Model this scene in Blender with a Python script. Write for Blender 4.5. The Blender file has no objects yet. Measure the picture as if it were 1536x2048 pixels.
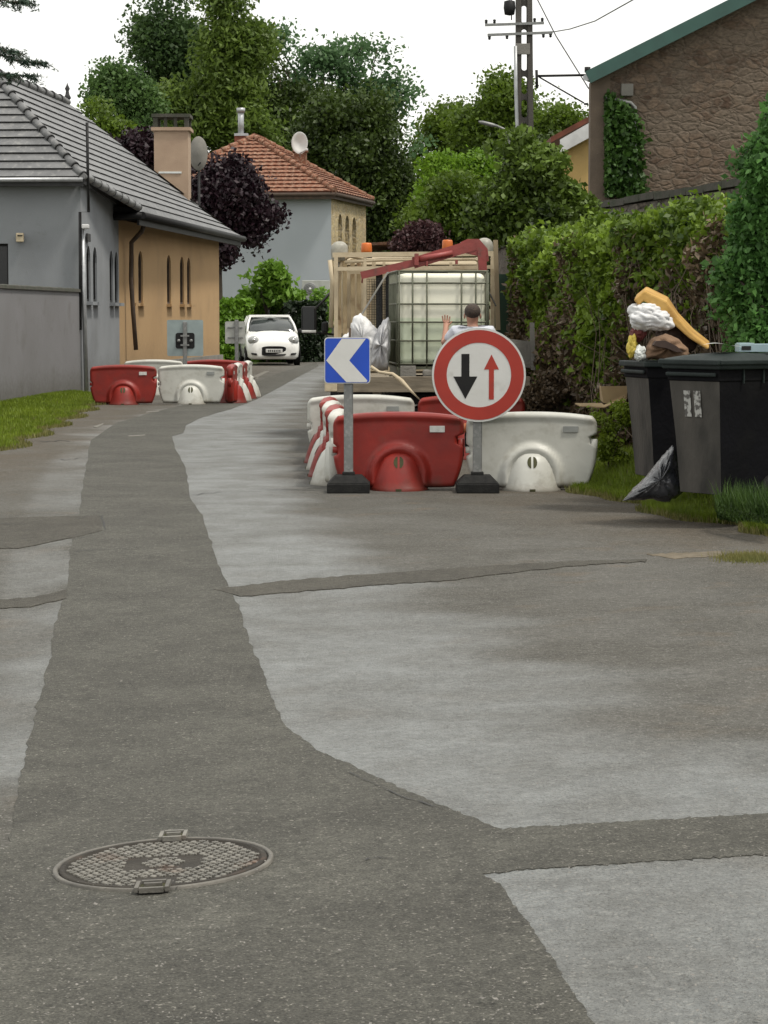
import bpy, bmesh, math, random
import numpy as np
from mathutils import Vector, Matrix, noise
random.seed(7); rng = np.random.default_rng(7)
PI = math.pi; R = math.radians
C = bpy.context.scene.collection
SC = bpy.context.scene
# ---------------------------------------------------------------- camera
F = 4700.0; TH = math.atan(392/F); EYE = 1.55
cam = bpy.data.cameras.new('camera'); co = bpy.data.objects.new('camera', cam); C.objects.link(co)
co.location = (0, 0, EYE); co.rotation_euler = (PI/2-TH, 0, 0)
cam.sensor_fit = 'VERTICAL'; cam.sensor_height = 24; cam.lens = 24*F/2048
cam.clip_start = .1; cam.clip_end = 3000
SC.camera = co
SC.render.resolution_x = 768; SC.render.resolution_y = 1024
# ---------------------------------------------------------------- world, sun
SUN_EL, SUN_AZ = 62, 118          # azimuth the light comes from, clockwise from +Y
w = bpy.data.worlds.new('World'); SC.world = w; w.use_nodes = True
nt = w.node_tree; nt.nodes.clear()
sky = nt.nodes.new('ShaderNodeTexSky'); sky.sky_type = 'NISHITA'; sky.sun_disc = False
sky.sun_elevation = R(SUN_EL); sky.sun_rotation = R(SUN_AZ); sky.air_density = 1.2; sky.dust_density = 2
bg = nt.nodes.new('ShaderNodeBackground'); bg.inputs['Strength'].default_value = .1
mx = nt.nodes.new('ShaderNodeMix'); mx.data_type = 'RGBA'
tc = nt.nodes.new('ShaderNodeTexCoord'); nz = nt.nodes.new('ShaderNodeTexNoise'); nz.inputs['Scale'].default_value = 3; nz.inputs['Detail'].default_value = 6
mr = nt.nodes.new('ShaderNodeMapRange'); mr.inputs['From Min'].default_value = .3; mr.inputs['From Max'].default_value = .6
mr.inputs['To Min'].default_value = .8; mr.inputs['To Max'].default_value = 1
ou = nt.nodes.new('ShaderNodeOutputWorld')
L = nt.links.new
L(tc.outputs['Generated'], nz.inputs['Vector']); L(nz.outputs['Fac'], mr.inputs['Value']); L(mr.outputs['Result'], mx.inputs['Factor'])
L(sky.outputs['Color'], mx.inputs['A']); mx.inputs['B'].default_value = (10.9, 10.8, 10.3, 1)
L(mx.outputs['Result'], bg.inputs['Color']); L(bg.outputs['Background'], ou.inputs['Surface'])
sl = bpy.data.lights.new('sun', 'SUN'); sl.energy = 2.4; sl.angle = R(8); sl.color = (1, .94, .84)
so = bpy.data.objects.new('sun', sl); C.objects.link(so)
a = R(SUN_AZ); e = R(SUN_EL)
so.rotation_euler = Vector((math.sin(a)*math.cos(e), math.cos(a)*math.cos(e), math.sin(e))).to_track_quat('Z', 'Y').to_euler()
SC.view_settings.view_transform = 'Standard'; SC.view_settings.look = 'None'
SC.view_settings.gamma = 1; SC.view_settings.exposure = 0.25
# ---------------------------------------------------------------- terrain
def sm(a, b, x): 
    t = np.clip((x-a)/(b-a), 0, 1); return t*t*(3-2*t)
EDGE_R = [(-5, 9), (8, 4.9), (16.6, 2.72), (18, 2.35), (21.5, 1.72), (26, 1.95), (30, 2.0), (60, 2.1), (90, 2.2), (130, 2.6)]
EDGE_L = [(-5, -7), (16, -4.6), (27.7, -4.53), (33, -4.75), (43, -5.25), (48, -5.75), (54, -5.6), (68, -4.45), (78, -4.2), (81, -2.4), (100, -1.3), (130, -1.0)]
def edge(tab, y): return np.interp(y, [t[0] for t in tab], [t[1] for t in tab])
def gz(x, y):
    x = np.asarray(x, float); y = np.asarray(y, float)
    z = .05*x*(1-sm(9, 19, y))
    r = x-edge(EDGE_R, y)
    z = z + (.23*sm(0, .7, r))*sm(12, 16, y)
    l = edge(EDGE_L, y)-x
    z = z + .06*sm(0, 1.0, l)*sm(20, 26, y)*(1-sm(46, 48, y))
    z = z + 7*sm(110, 220, y)
    return z
def ray(px, py):
    dx = (px-768)/F; dy = (1024-py)/F
    return Vector((dx, math.cos(TH)+dy*math.sin(TH), -math.sin(TH)+dy*math.cos(TH)))
def P(px, py, Y):
    d = ray(px, py); return Vector((0, 0, EYE))+d*(Y/d.y)
def G(px, py, dz=0.0):
    d = ray(px, py); z = 0.0
    for _ in range(12):
        t = (z-EYE)/d.z; p = Vector((0, 0, EYE))+d*t; z = float(gz(p.x, p.y))+dz
    return p
# ---------------------------------------------------------------- materials
def mat(name, c1, c2=None, scale=4, rough=.7, bump=0, bscale=60, metal=0, spec=.5, detail=6, stretch=(1, 1, 1), lo=.35, hi=.65, c3=None, s3=1, lo3=.5, hi3=.7, trans=0, coat=0, rvar=0):
    m = bpy.data.materials.new(name); m.use_nodes = True; t = m.node_tree; n = t.nodes; l = t.links.new
    b = n['Principled BSDF']
    b.inputs['Roughness'].default_value = rough; b.inputs['Metallic'].default_value = metal
    b.inputs['Specular IOR Level'].default_value = spec; b.inputs['Coat Weight'].default_value = coat
    tcn = n.new('ShaderNodeTexCoord'); mp = n.new('ShaderNodeMapping'); mp.inputs['Scale'].default_value = stretch
    l(tcn.outputs['Object'], mp.inputs['Vector'])
    c1 = (*c1, 1); c2 = (*(c2 or tuple(v*.8 for v in c1[:3])), 1)
    nz = n.new('ShaderNodeTexNoise'); nz.inputs['Scale'].default_value = scale; nz.inputs['Detail'].default_value = detail
    l(mp.outputs['Vector'], nz.inputs['Vector'])
    r = n.new('ShaderNodeMapRange'); r.inputs['From Min'].default_value = lo; r.inputs['From Max'].default_value = hi
    l(nz.outputs['Fac'], r.inputs['Value'])
    x = n.new('ShaderNodeMix'); x.data_type = 'RGBA'; x.inputs['A'].default_value = c1; x.inputs['B'].default_value = c2
    l(r.outputs['Result'], x.inputs['Factor']); out = x.outputs['Result']
    if c3:
        n3 = n.new('ShaderNodeTexNoise'); n3.inputs['Scale'].default_value = s3; n3.inputs['Detail'].default_value = 8
        l(mp.outputs['Vector'], n3.inputs['Vector'])
        r3 = n.new('ShaderNodeMapRange'); r3.inputs['From Min'].default_value = lo3; r3.inputs['From Max'].default_value = hi3
        l(n3.outputs['Fac'], r3.inputs['Value'])
        x3 = n.new('ShaderNodeMix'); x3.data_type = 'RGBA'; x3.inputs['B'].default_value = (*c3, 1)
        l(out, x3.inputs['A']); l(r3.outputs['Result'], x3.inputs['Factor']); out = x3.outputs['Result']
    l(out, b.inputs['Base Color'])
    if rvar:
        rr = n.new('ShaderNodeMapRange'); rr.inputs['To Min'].default_value = rough-rvar; rr.inputs['To Max'].default_value = rough+rvar
        l(nz.outputs['Fac'], rr.inputs['Value']); l(rr.outputs['Result'], b.inputs['Roughness'])
    if bump:
        nb = n.new('ShaderNodeTexNoise'); nb.inputs['Scale'].default_value = bscale; nb.inputs['Detail'].default_value = 4
        l(mp.outputs['Vector'], nb.inputs['Vector'])
        bp = n.new('ShaderNodeBump'); bp.inputs['Strength'].default_value = min(1, bump); bp.inputs['Distance'].default_value = .02
        l(nb.outputs['Fac'], bp.inputs['Height']); l(bp.outputs['Normal'], b.inputs['Normal'])
    return m
def leafmat(name, ca, cb, scale=.6, trans=.35, rough=.5, spread=.5, lo=.3, hi=.7):
    m = bpy.data.materials.new(name); m.use_nodes = True; t = m.node_tree; n = t.nodes; l = t.links.new
    b = n['Principled BSDF']; b.inputs['Roughness'].default_value = rough; b.inputs['Specular IOR Level'].default_value = .35
    g = n.new('ShaderNodeNewGeometry'); tcn = n.new('ShaderNodeTexCoord'); nz = n.new('ShaderNodeTexNoise'); nz.inputs['Scale'].default_value = scale; nz.inputs['Detail'].default_value = 3
    l(tcn.outputs['Object'], nz.inputs['Vector'])
    r = n.new('ShaderNodeMapRange'); r.inputs['From Min'].default_value = lo; r.inputs['From Max'].default_value = hi; l(nz.outputs['Fac'], r.inputs['Value'])
    ad = n.new('ShaderNodeMath'); ad.operation = 'MULTIPLY_ADD'; ad.inputs[1].default_value = spread; l(g.outputs['Random Per Island'], ad.inputs[0])
    s2 = n.new('ShaderNodeMath'); s2.operation = 'MULTIPLY'; s2.inputs[1].default_value = 1-spread; l(r.outputs['Result'], s2.inputs[0]); l(s2.outputs[0], ad.inputs[2])
    x = n.new('ShaderNodeMix'); x.data_type = 'RGBA'; x.inputs['A'].default_value = (*ca, 1); x.inputs['B'].default_value = (*cb, 1)
    l(ad.outputs[0], x.inputs['Factor']); l(x.outputs['Result'], b.inputs['Base Color'])
    tr = n.new('ShaderNodeBsdfTranslucent'); l(x.outputs['Result'], tr.inputs['Color'])
    ms = n.new('ShaderNodeMixShader'); ms.inputs['Fac'].default_value = trans
    l(b.outputs['BSDF'], ms.inputs[1]); l(tr.outputs['BSDF'], ms.inputs[2]); l(ms.outputs['Shader'], n['Material Output'].inputs['Surface'])
    return m
def stonemat(name, c1, c2, mortar, scale=4, bump=.6, stretch=(1, 1, 1), plaster=None):
    m = bpy.data.materials.new(name); m.use_nodes = True; t = m.node_tree; n = t.nodes; l = t.links.new
    b = n['Principled BSDF']; b.inputs['Roughness'].default_value = .9; b.inputs['Specular IOR Level'].default_value = .2
    tcn = n.new('ShaderNodeTexCoord'); mp = n.new('ShaderNodeMapping'); mp.inputs['Scale'].default_value = stretch; l(tcn.outputs['Object'], mp.inputs['Vector'])
    nd = n.new('ShaderNodeTexNoise'); nd.inputs['Scale'].default_value = 3; nd.inputs['Detail'].default_value = 5; l(mp.outputs['Vector'], nd.inputs['Vector'])
    av = n.new('ShaderNodeVectorMath'); av.operation = 'SCALE'; av.inputs['Scale'].default_value = .35; l(nd.outputs['Color'], av.inputs[0])
    ad = n.new('ShaderNodeVectorMath'); ad.operation = 'ADD'; l(mp.outputs['Vector'], ad.inputs[0]); l(av.outputs['Vector'], ad.inputs[1])
    v1 = n.new('ShaderNodeTexVoronoi'); v1.inputs['Scale'].default_value = scale; l(ad.outputs['Vector'], v1.inputs['Vector'])
    v2 = n.new('ShaderNodeTexVoronoi'); v2.feature = 'DISTANCE_TO_EDGE'; v2.inputs['Scale'].default_value = scale; l(ad.outputs['Vector'], v2.inputs['Vector'])
    sp = n.new('ShaderNodeSeparateColor'); l(v1.outputs['Color'], sp.inputs['Color'])
    x = n.new('ShaderNodeMix'); x.data_type = 'RGBA'; x.inputs['A'].default_value = (*c1, 1); x.inputs['B'].default_value = (*c2, 1); l(sp.outputs['Red'], x.inputs['Factor'])
    r = n.new('ShaderNodeMapRange'); r.inputs['From Min'].default_value = .0; r.inputs['From Max'].default_value = .16; l(v2.outputs['Distance'], r.inputs['Value'])
    x2 = n.new('ShaderNodeMix'); x2.data_type = 'RGBA'; x2.inputs['A'].default_value = (*mortar, 1); l(r.outputs['Result'], x2.inputs['Factor']); l(x.outputs['Result'], x2.inputs['B'])
    out = x2.outputs['Result']
    nf = n.new('ShaderNodeTexNoise'); nf.inputs['Scale'].default_value = 1.1; nf.inputs['Detail'].default_value = 7; l(mp.outputs['Vector'], nf.inputs['Vector'])
    if plaster:
        rp = n.new('ShaderNodeMapRange'); rp.inputs['From Min'].default_value = .45; rp.inputs['From Max'].default_value = .55; l(nf.outputs['Fac'], rp.inputs['Value'])
        x3 = n.new('ShaderNodeMix'); x3.data_type = 'RGBA'; l(out, x3.inputs['A']); x3.inputs['B'].default_value = (*plaster, 1); 
        mm = n.new('ShaderNodeMath'); mm.operation = 'MULTIPLY'; mm.inputs[1].default_value = .85; l(rp.outputs['Result'], mm.inputs[0]); l(mm.outputs[0], x3.inputs['Factor']); out = x3.outputs['Result']
    n4 = n.new('ShaderNodeTexNoise'); n4.inputs['Scale'].default_value = 14; n4.inputs['Detail'].default_value = 6; l(mp.outputs['Vector'], n4.inputs['Vector'])
    r4 = n.new('ShaderNodeMapRange'); r4.inputs['From Min'].default_value = .3; r4.inputs['From Max'].default_value = .7; r4.inputs['To Min'].default_value = .65; r4.inputs['To Max'].default_value = 1.25; l(n4.outputs['Fac'], r4.inputs['Value'])
    vm = n.new('ShaderNodeVectorMath'); vm.operation = 'SCALE'; l(out, vm.inputs[0]); l(r4.outputs['Result'], vm.inputs['Scale']); l(vm.outputs['Vector'], b.inputs['Base Color'])
    bp = n.new('ShaderNodeBump'); bp.inputs['Strength'].default_value = bump; bp.inputs['Distance'].default_value = .05
    l(r.outputs['Result'], bp.inputs['Height'])
    bp2 = n.new('ShaderNodeBump'); bp2.inputs['Strength'].default_value = bump; bp2.inputs['Distance'].default_value = .03; l(n4.outputs['Fac'], bp2.inputs['Height']); l(bp.outputs['Normal'], bp2.inputs['Normal'])
    l(bp2.outputs['Normal'], b.inputs['Normal'])
    return m
M = {}
# ---------------------------------------------------------------- mesh helpers
class MB:
    def __init__(s): s.v = []; s.f = []; s.m = []; s.sm = []
    def add(s, vs, fs, mi=0, smooth=False):
        k = len(s.v); s.v += [tuple(p) for p in vs]
        for f in fs: s.f.append(tuple(i+k for i in f)); s.m.append(mi); s.sm.append(smooth)
        return s
    def box(s, c, d, rz=0, mi=0, rx=0, ry=0, bev=0):
        c = Vector(c); rot = Matrix.Rotation(rz, 3, 'Z') @ Matrix.Rotation(ry, 3, 'Y') @ Matrix.Rotation(rx, 3, 'X')
        x, y, z = d[0]/2, d[1]/2, d[2]/2
        if bev:
            bm = bmesh.new(); bmesh.ops.create_cube(bm, size=1)
            for v in bm.verts: v.co = Vector((v.co.x*2*x, v.co.y*2*y, v.co.z*2*z))
            bmesh.ops.bevel(bm, geom=bm.edges[:], offset=bev, segments=2, affect='EDGES', profile=.5)
            bm.verts.index_update(); vs = [c+rot @ v.co for v in bm.verts]; fs = [[v.index for v in f.verts] for f in bm.faces]; bm.free()
            return s.add(vs, fs, mi, False)
        vs = [c+rot @ Vector((i*x, j*y, k*z)) for i in (-1, 1) for j in (-1, 1) for k in (-1, 1)]
        return s.add(vs, [(0, 1, 3, 2), (4, 6, 7, 5), (0, 4, 5, 1), (2, 3, 7, 6), (0, 2, 6, 4), (1, 5, 7, 3)], mi)
    def hexa(s, b, t, mi=0):     # 4 bottom ccw, 4 top
        return s.add(list(b)+list(t), [(3, 2, 1, 0), (4, 5, 6, 7), (0, 1, 5, 4), (1, 2, 6, 5), (2, 3, 7, 6), (3, 0, 4, 7)], mi)
    def tube(s, pts, r, n=8, mi=0, caps=True, smooth=True):
        pts = [Vector(p) for p in pts]; rs = r if isinstance(r, (list, tuple)) else [r]*len(pts)
        vs = []; up = None
        for i, p in enumerate(pts):
            t = (pts[min(i+1, len(pts)-1)]-pts[max(i-1, 0)]).normalized()
            if up is None: up = Vector((0, 0, 1)) if abs(t.z) < .9 else Vector((1, 0, 0))
            a_ = t.cross(up).normalized(); b_ = a_.cross(t).normalized(); up = b_
            for k in range(n):
                q = 2*PI*k/n; vs.append(p+a_*math.cos(q)*rs[i]+b_*math.sin(q)*rs[i])
        fs = [(i*n+k, i*n+(k+1) % n, (i+1)*n+(k+1) % n, (i+1)*n+k) for i in range(len(pts)-1) for k in range(n)]
        s.add(vs, fs, mi, smooth)
        if caps: s.add([vs[k] for k in range(n)], [tuple(range(n))[::-1]], mi); s.add([vs[-n+k] for k in range(n)], [tuple(range(n))], mi)
        return s
    def bar(s, p, q, wd, h, mi=0):      # rectangular bar between points
        p = Vector(p); q = Vector(q); t = (q-p).normalized(); up = Vector((0, 0, 1)) if abs(t.z) < .95 else Vector((0, 1, 0))
        a_ = t.cross(up).normalized()*wd/2; b_ = a_.cross(t).normalized()*h/2
        vs = [p-a_-b_, p+a_-b_, p+a_+b_, p-a_+b_, q-a_-b_, q+a_-b_, q+a_+b_, q-a_+b_]
        return s.add(vs, [(3, 2, 1, 0), (4, 5, 6, 7), (0, 1, 5, 4), (1, 2, 6, 5), (2, 3, 7, 6), (3, 0, 4, 7)], mi)
    def lathe(s, prof, n=20, c=(0, 0, 0), mi=0, sx=1, sy=1, smooth=True, axis='Z'):
        vs = []; c = Vector(c)
        for r, z in prof:
            for k in range(n):
                q = 2*PI*k/n; v = Vector((r*math.cos(q)*sx, r*math.sin(q)*sy, z))
                if axis == 'X': v = Vector((v.z, v.x, v.y))
                if axis == 'Y': v = Vector((v.x, v.z, v.y))
                vs.append(c+v)
        fs = [(i*n+k, i*n+(k+1) % n, (i+1)*n+(k+1) % n, (i+1)*n+k) for i in range(len(prof)-1) for k in range(n)]
        return s.add(vs, fs, mi, smooth)
    def prism(s, poly, y0, y1, mi=0, plane='XZ', T=None):  # outline in plane, extruded along the third axis
        def mk(a_, b_, d):
            v = Vector((a_, d, b_)) if plane == 'XZ' else (Vector((a_, b_, d)) if plane == 'XY' else Vector((d, a_, b_)))
            return T @ v if T else v
        n = len(poly); vs = [mk(a_, b_, y0) for a_, b_ in poly]+[mk(a_, b_, y1) for a_, b_ in poly]
        return s.add(vs, [tuple(range(n)), tuple(range(2*n-1, n-1, -1))]+[(i, i+n, (i+1) % n+n, (i+1) % n) for i in range(n)], mi)
    def grid(s, fn, nu, nv, mi=0, smooth=True):
        vs = [fn(i/nu, j/nv) for j in range(nv+1) for i in range(nu+1)]
        return s.add(vs, [(j*(nu+1)+i, j*(nu+1)+i+1, (j+1)*(nu+1)+i+1, (j+1)*(nu+1)+i) for j in range(nv) for i in range(nu)], mi, smooth)
    def sphere(s, c, r, n=14, mi=0, sc=(1, 1, 1)):
        return s.lathe([(max(1e-4, r*math.sin(PI*i/10)), -r*math.cos(PI*i/10)*sc[2]) for i in range(11)], n, c, mi, sc[0], sc[1])
    def build(s, name, mats, parent=None, world=False, recalc=True, bevel=0):
        me = bpy.data.meshes.new(name)
        vs = s.v
        if world and parent is not None:
            inv = Matrix.LocRotScale(parent.location, parent.rotation_euler, None).inverted(); vs = [inv @ Vector(v) for v in vs]
        me.from_pydata([tuple(v) for v in vs], [], s.f)
        for m_ in (mats if isinstance(mats, (list, tuple)) else [mats]): me.materials.append(m_)
        me.polygons.foreach_set('material_index', s.m); me.polygons.foreach_set('use_smooth', s.sm)
        if recalc:
            bm = bmesh.new(); bm.from_mesh(me); bmesh.ops.remove_doubles(bm, verts=bm.verts, dist=1e-5); bmesh.ops.recalc_face_normals(bm, faces=bm.faces); bm.to_mesh(me); bm.free()
        o = bpy.data.objects.new(name, me); C.objects.link(o)
        if parent is not None: o.parent = parent
        if bevel:
            b = o.modifiers.new('bevel', 'BEVEL'); b.width = bevel; b.segments = 2; b.limit_method = 'ANGLE'; b.angle_limit = R(40)
        return o
def tag(o, label, cat, group=None, kind=None):
    if label: o['label'] = label
    if cat: o['category'] = cat
    if group: o['group'] = group
    if kind: o['kind'] = kind
    return o
def thing(name, label, cat, loc=(0, 0, 0), rz=0, group=None):
    o = bpy.data.objects.new(name, None); C.objects.link(o); o.location = loc; o.rotation_euler = (0, 0, rz); o.empty_display_size = .2
    return tag(o, label, cat, group)
def dup(o, loc=None, rz=None, label=None, group=None, parent=None):
    c = o.copy(); C.objects.link(c)
    if parent is not None: c.parent = parent
    if loc is not None: c.location = loc
    if rz is not None: c.rotation_euler = (0, 0, rz)
    if label: c['label'] = label
    if group: c['group'] = group
    for ch in list(o.children): dup(ch, parent=c)
    return c
def struct(o): o['kind'] = 'structure'; return o
def npmesh(name, V, nper, material, parent=None):
    nv = len(V); nf = nv//nper
    me = bpy.data.meshes.new(name); me.vertices.add(nv); me.vertices.foreach_set('co', np.ascontiguousarray(V, dtype=np.float32).ravel())
    me.loops.add(nv); me.loops.foreach_set('vertex_index', np.arange(nv, dtype=np.int32))
    me.polygons.add(nf); me.polygons.foreach_set('loop_start', np.arange(0, nv, nper, dtype=np.int32)); me.polygons.foreach_set('loop_total', np.full(nf, nper, dtype=np.int32))
    me.materials.append(material); me.update(); me.validate()
    o = bpy.data.objects.new(name, me); C.objects.link(o)
    if parent is not None: o.parent = parent
    return o
def rnd_dirs(n):
    v = rng.normal(size=(n, 3)); return v/np.linalg.norm(v, axis=1, keepdims=True)
def leafquads(c, size, elong=1.6, up=0.0, var=.55):
    n = len(c); a_ = rnd_dirs(n); h = rnd_dirs(n); 
    if up: a_[:, 2] = a_[:, 2]*(1-up)-up*.6; a_ /= np.linalg.norm(a_, axis=1, keepdims=True)
    b_ = np.cross(a_, h); b_ /= np.linalg.norm(b_, axis=1, keepdims=True)+1e-9
    s_ = size*(1+var*rng.uniform(-1, 1, n))[:, None]
    nrm = np.cross(a_, b_)
    A = a_*s_*elong/2; B = b_*s_/2
    V = np.stack([c-A, c+B-A*.1+nrm*s_*.1, c+A, c-B-A*.1+nrm*s_*.1], 1).reshape(-1, 3)
    return V
def blobs_clumps(blobs, n, shell=.5):
    b = np.array(blobs, float); vol = b[:, 3]*b[:, 4]*b[:, 5]; k = rng.choice(len(b), n, p=vol/vol.sum())
    d = rnd_dirs(n); r = (shell**3+(1-shell**3)*rng.random(n))**(1/3)
    return b[k, :3]+d*r[:, None]*b[k, 3:]
def crown(blobs, n, k, rc, size, material, name, parent, elong=1.6, shell=.45, up=0, zmin=None):
    c = blobs_clumps(blobs, int(n*1.75), shell)
    sc_ = 1.1/(rc*2.6); keep = np.array([noise.noise(Vector(p*sc_)+Vector((7.3, 1.1, 3.7))) for p in c]); c = c[np.argsort(-keep)][:n]; rng.shuffle(c); n = len(c)
    kk = rng.poisson(k, n)+3; cc = np.repeat(c, kk, 0); sp = np.repeat(rc*rng.uniform(.5, 1.3, n), kk)[:, None]
    g_ = rng.normal(size=cc.shape); nn_ = np.linalg.norm(g_, axis=1, keepdims=True); g_ *= np.minimum(1, 1.7/nn_)
    p = cc+g_*sp*np.array([1, 1, .7])
    if zmin is not None: p = p[p[:, 2] > zmin]
    return npmesh(name, leafquads(p, size, elong, up), 4, material, parent), c
def make_tree(name, label, cat, D, pxblobs, lm, n=260, k=26, rc=.5, size=.22, depth=1.0, group=None, trunk_px=None, bark='bark', tr=.25, shell=.45, limbs=10, elong=1.6, base=None, up=0):
    W = [P(a_, b_, D) for a_, b_, _, _ in pxblobs]; s_ = D/F; n = int(n*1.5); k = int(k*(1.75 if D > 85 else 1.2)); size *= (.56 if D > 85 else .68)
    pxblobs = [(a_, b_, max(rx*.5, rx-.45*rc/s_), max(ry*.5, ry-.4*rc/s_)) for a_, b_, rx, ry in pxblobs]
    bl = [(w_.x, D+random.uniform(-.3, .3)*rx*s_, w_.z, rx*s_, rx*s_*depth, ry*s_) for w_, (_, _, rx, ry) in zip(W, pxblobs)]
    tx = P(trunk_px, 600, D).x if trunk_px else sum(b[0] for b in bl)/len(bl)
    z0 = float(gz(tx, D)) if base is None else base
    t = thing(name, label, cat, (tx, D, z0), 0, group)
    big = []
    for b in bl:
        big.append((b[0], b[1], b[2], b[3]*.80, b[4]*.80, b[5]*.80))
        for _ in range(9):
            d = Vector(rng.normal(size=3)).normalized(); q = random.uniform(.20, .42); f = random.uniform(.62, .86)
            if random.random() < .45: d.z = abs(d.z)
            big.append((b[0]+d.x*b[3]*f, b[1]+d.y*b[4]*f, b[2]+d.z*b[5]*f, b[3]*q, b[4]*q, b[5]*q*1.15))
    bl = big
    bl = [(b[0]-tx, b[1]-D, b[2]-z0, b[3], b[4], b[5]) for b in bl]
    o, c = crown(bl, n, k, rc, size, M[lm], 'crown', t, elong, shell, up, zmin=.1)
    mb = MB(); top = max(b[2]-b[5]*.1 for b in bl[::10])
    mid = min(bl[::10], key=lambda b: abs(b[0]))
    pts = [(0, 0, -.3)]; nn = 6
    for i in range(1, nn+1):
        q = i/nn; pts.append((mid[0]*q+random.uniform(-.1, .1)*tr, random.uniform(-.5, .5)*tr, top*q))
    mb.tube(pts, [tr*(1.15-.95*i/nn) for i in range(nn+1)], 9)
    for i in range(limbs):
        q = c[random.randrange(len(c))]; h = max(.12, min(.8, (q[2]*.55)/top)); j = h*nn; a_ = Vector(pts[int(j)]).lerp(Vector(pts[min(nn, int(j)+1)]), j-int(j)); q = Vector(q)
        m_ = a_.lerp(q, .5)+Vector((random.uniform(-.2, .2), random.uniform(-.2, .2), .25))
        mb.tube([a_, m_, q], [tr*.4, tr*.22, tr*.06], 6)
    mb.build('trunk', M[bark], t)
    return t
# ---------------------------------------------------------------- palette
def patchmat(name, c1, c2, fl):
    m = mat(name, c1, c2, 1.3, .8, .8, 120, spec=.3, detail=8, c3=fl, s3=75, lo3=.60, hi3=.70); t = m.node_tree; n = t.nodes; l = t.links.new; b = n['Principled BSDF']
    src = b.inputs['Base Color'].links[0].from_socket; tcn = n.new('ShaderNodeTexCoord')
    for sc, a_, b_ in ((28, .80, 1.2), (5, .88, 1.10), (130, .62, 1.4)):
        z = n.new('ShaderNodeTexNoise'); z.inputs['Scale'].default_value = sc; z.inputs['Detail'].default_value = 5; l(tcn.outputs['Object'], z.inputs['Vector'])
        r = n.new('ShaderNodeMapRange'); r.inputs['From Min'].default_value = .33; r.inputs['From Max'].default_value = .67; r.inputs['To Min'].default_value = a_; r.inputs['To Max'].default_value = b_; l(z.outputs['Fac'], r.inputs['Value'])
        v = n.new('ShaderNodeVectorMath'); v.operation = 'SCALE'; l(src, v.inputs[0]); l(r.outputs['Result'], v.inputs['Scale']); src = v.outputs['Vector']
    l(src, b.inputs['Base Color']); return m
M['soil'] = mat('soil', (.10, .085, .05), (.05, .08, .02), 1.5, .95, .5, 12)
M['patch'] = patchmat('patch', (.081, .079, .067), (.061, .059, .050), (.20, .19, .165))
M['strip'] = patchmat('strip', (.070, .065, .053), (.052, .048, .039), (.12, .115, .10))
M['render_grey'] = mat('render_grey', (.245, .258, .272), (.215, .226, .24), .8, .95, .3, 70, c3=(.17, .175, .18), s3=.7, lo3=.55, hi3=.85, spec=.2)
M['render_white_grey'] = mat('render_white_grey', (.36, .39, .415), (.33, .36, .38), .5, .9, .2, 60, spec=.2)
M['garden_render'] = mat('garden_render', (.20, .198, .205), (.175, .172, .175), .7, .95, .3, 60, c3=(.13, .125, .115), s3=1.2, lo3=.58, hi3=.8, spec=.2)
M['render_tan'] = mat('render_tan', (.41, .275, .148), (.37, .245, .13), .6, .95, .3, 60, c3=(.30, .205, .115), s3=.8, lo3=.55, hi3=.82, spec=.2)
M['render_brown'] = mat('render_brown', (.15, .115, .085), (.11, .085, .065), 2.5, .95, .4, 40)
M['render_beige'] = mat('render_beige', (.37, .27, .19), (.31, .22, .155), 2, .9, .4, 60)
M['render_yellow'] = mat('render_yellow', (.50, .34, .13), (.42, .29, .12), 2, .9, .3, 50)
M['slate'] = mat('slate', (.155, .157, .16), (.105, .107, .11), 3, .50, .3, 40, c3=(.21, .21, .205), s3=9, lo3=.55, hi3=.7, spec=.5)
M['slate_edge'] = mat('slate_edge', (.035, .035, .037), (.02, .02, .02), 5, .8)
M['terracotta'] = mat('terracotta', (.24, .105, .065), (.15, .07, .045), 5, .85, .4, 30, c3=(.31, .21, .15), s3=12, lo3=.48, hi3=.66, spec=.2)
M['terracotta_dark'] = mat('terracotta_dark', (.16, .05, .03), (.10, .035, .02), 5, .9)
M['wood_dark'] = mat('wood_dark', (.07, .045, .03), (.04, .028, .02), 6, .8)
M['wood_win'] = mat('wood_win', (.16, .075, .035), (.10, .05, .025), 6, .7)
M['stone_yellow'] = stonemat('stone_yellow', (.52, .42, .24), (.38, .29, .16), (.44, .38, .27), 3.6, .4)
M['stone_brown'] = stonemat('stone_brown', (.075, .050, .036), (.165, .122, .09), (.115, .09, .07), 4.3, .45, (1, 1, 1.7), plaster=(.135, .108, .084))
M['stone_wall'] = stonemat('stone_wall', (.12, .10, .08), (.19, .165, .14), (.10, .09, .075), 2.6, .8, (1, 1, 1.5), plaster=(.13, .12, .105))
M['coping'] = mat('coping', (.06, .055, .045), (.035, .04, .025), 4, .9, .5, 20)
M['concrete'] = mat('concrete', (.21, .20, .18), (.15, .145, .13), 3, .9, .4, 40)
M['concrete_old'] = mat('concrete_old', (.085, .077, .068), (.06, .055, .049), 3, .9, .4, 40)
M['zinc'] = mat('zinc', (.42, .43, .44), (.33, .34, .35), 8, .45, metal=.6)
M['galv'] = mat('galv', (.22, .225, .22), (.17, .175, .17), 12, .5, metal=.4, c3=(.28, .28, .27), s3=30)
M['dark_metal'] = mat('dark_metal', (.010, .010, .011), (.016, .016, .016), 8, .6, spec=.25)
M['black_rubber'] = mat('black_rubber', (.010, .010, .010), (.018, .018, .017), 20, .85, .3, 60, spec=.25)
M['glass_dark'] = mat('glass_dark', (.008, .009, .010), (.005, .006, .007), 3, .18, spec=.45)
M['white_plastic'] = mat('white_plastic', (.62, .62, .59), (.54, .54, .51), 4, .42, .12, 14, c3=(.30, .28, .23), s3=5, lo3=.6, hi3=.8)
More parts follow.
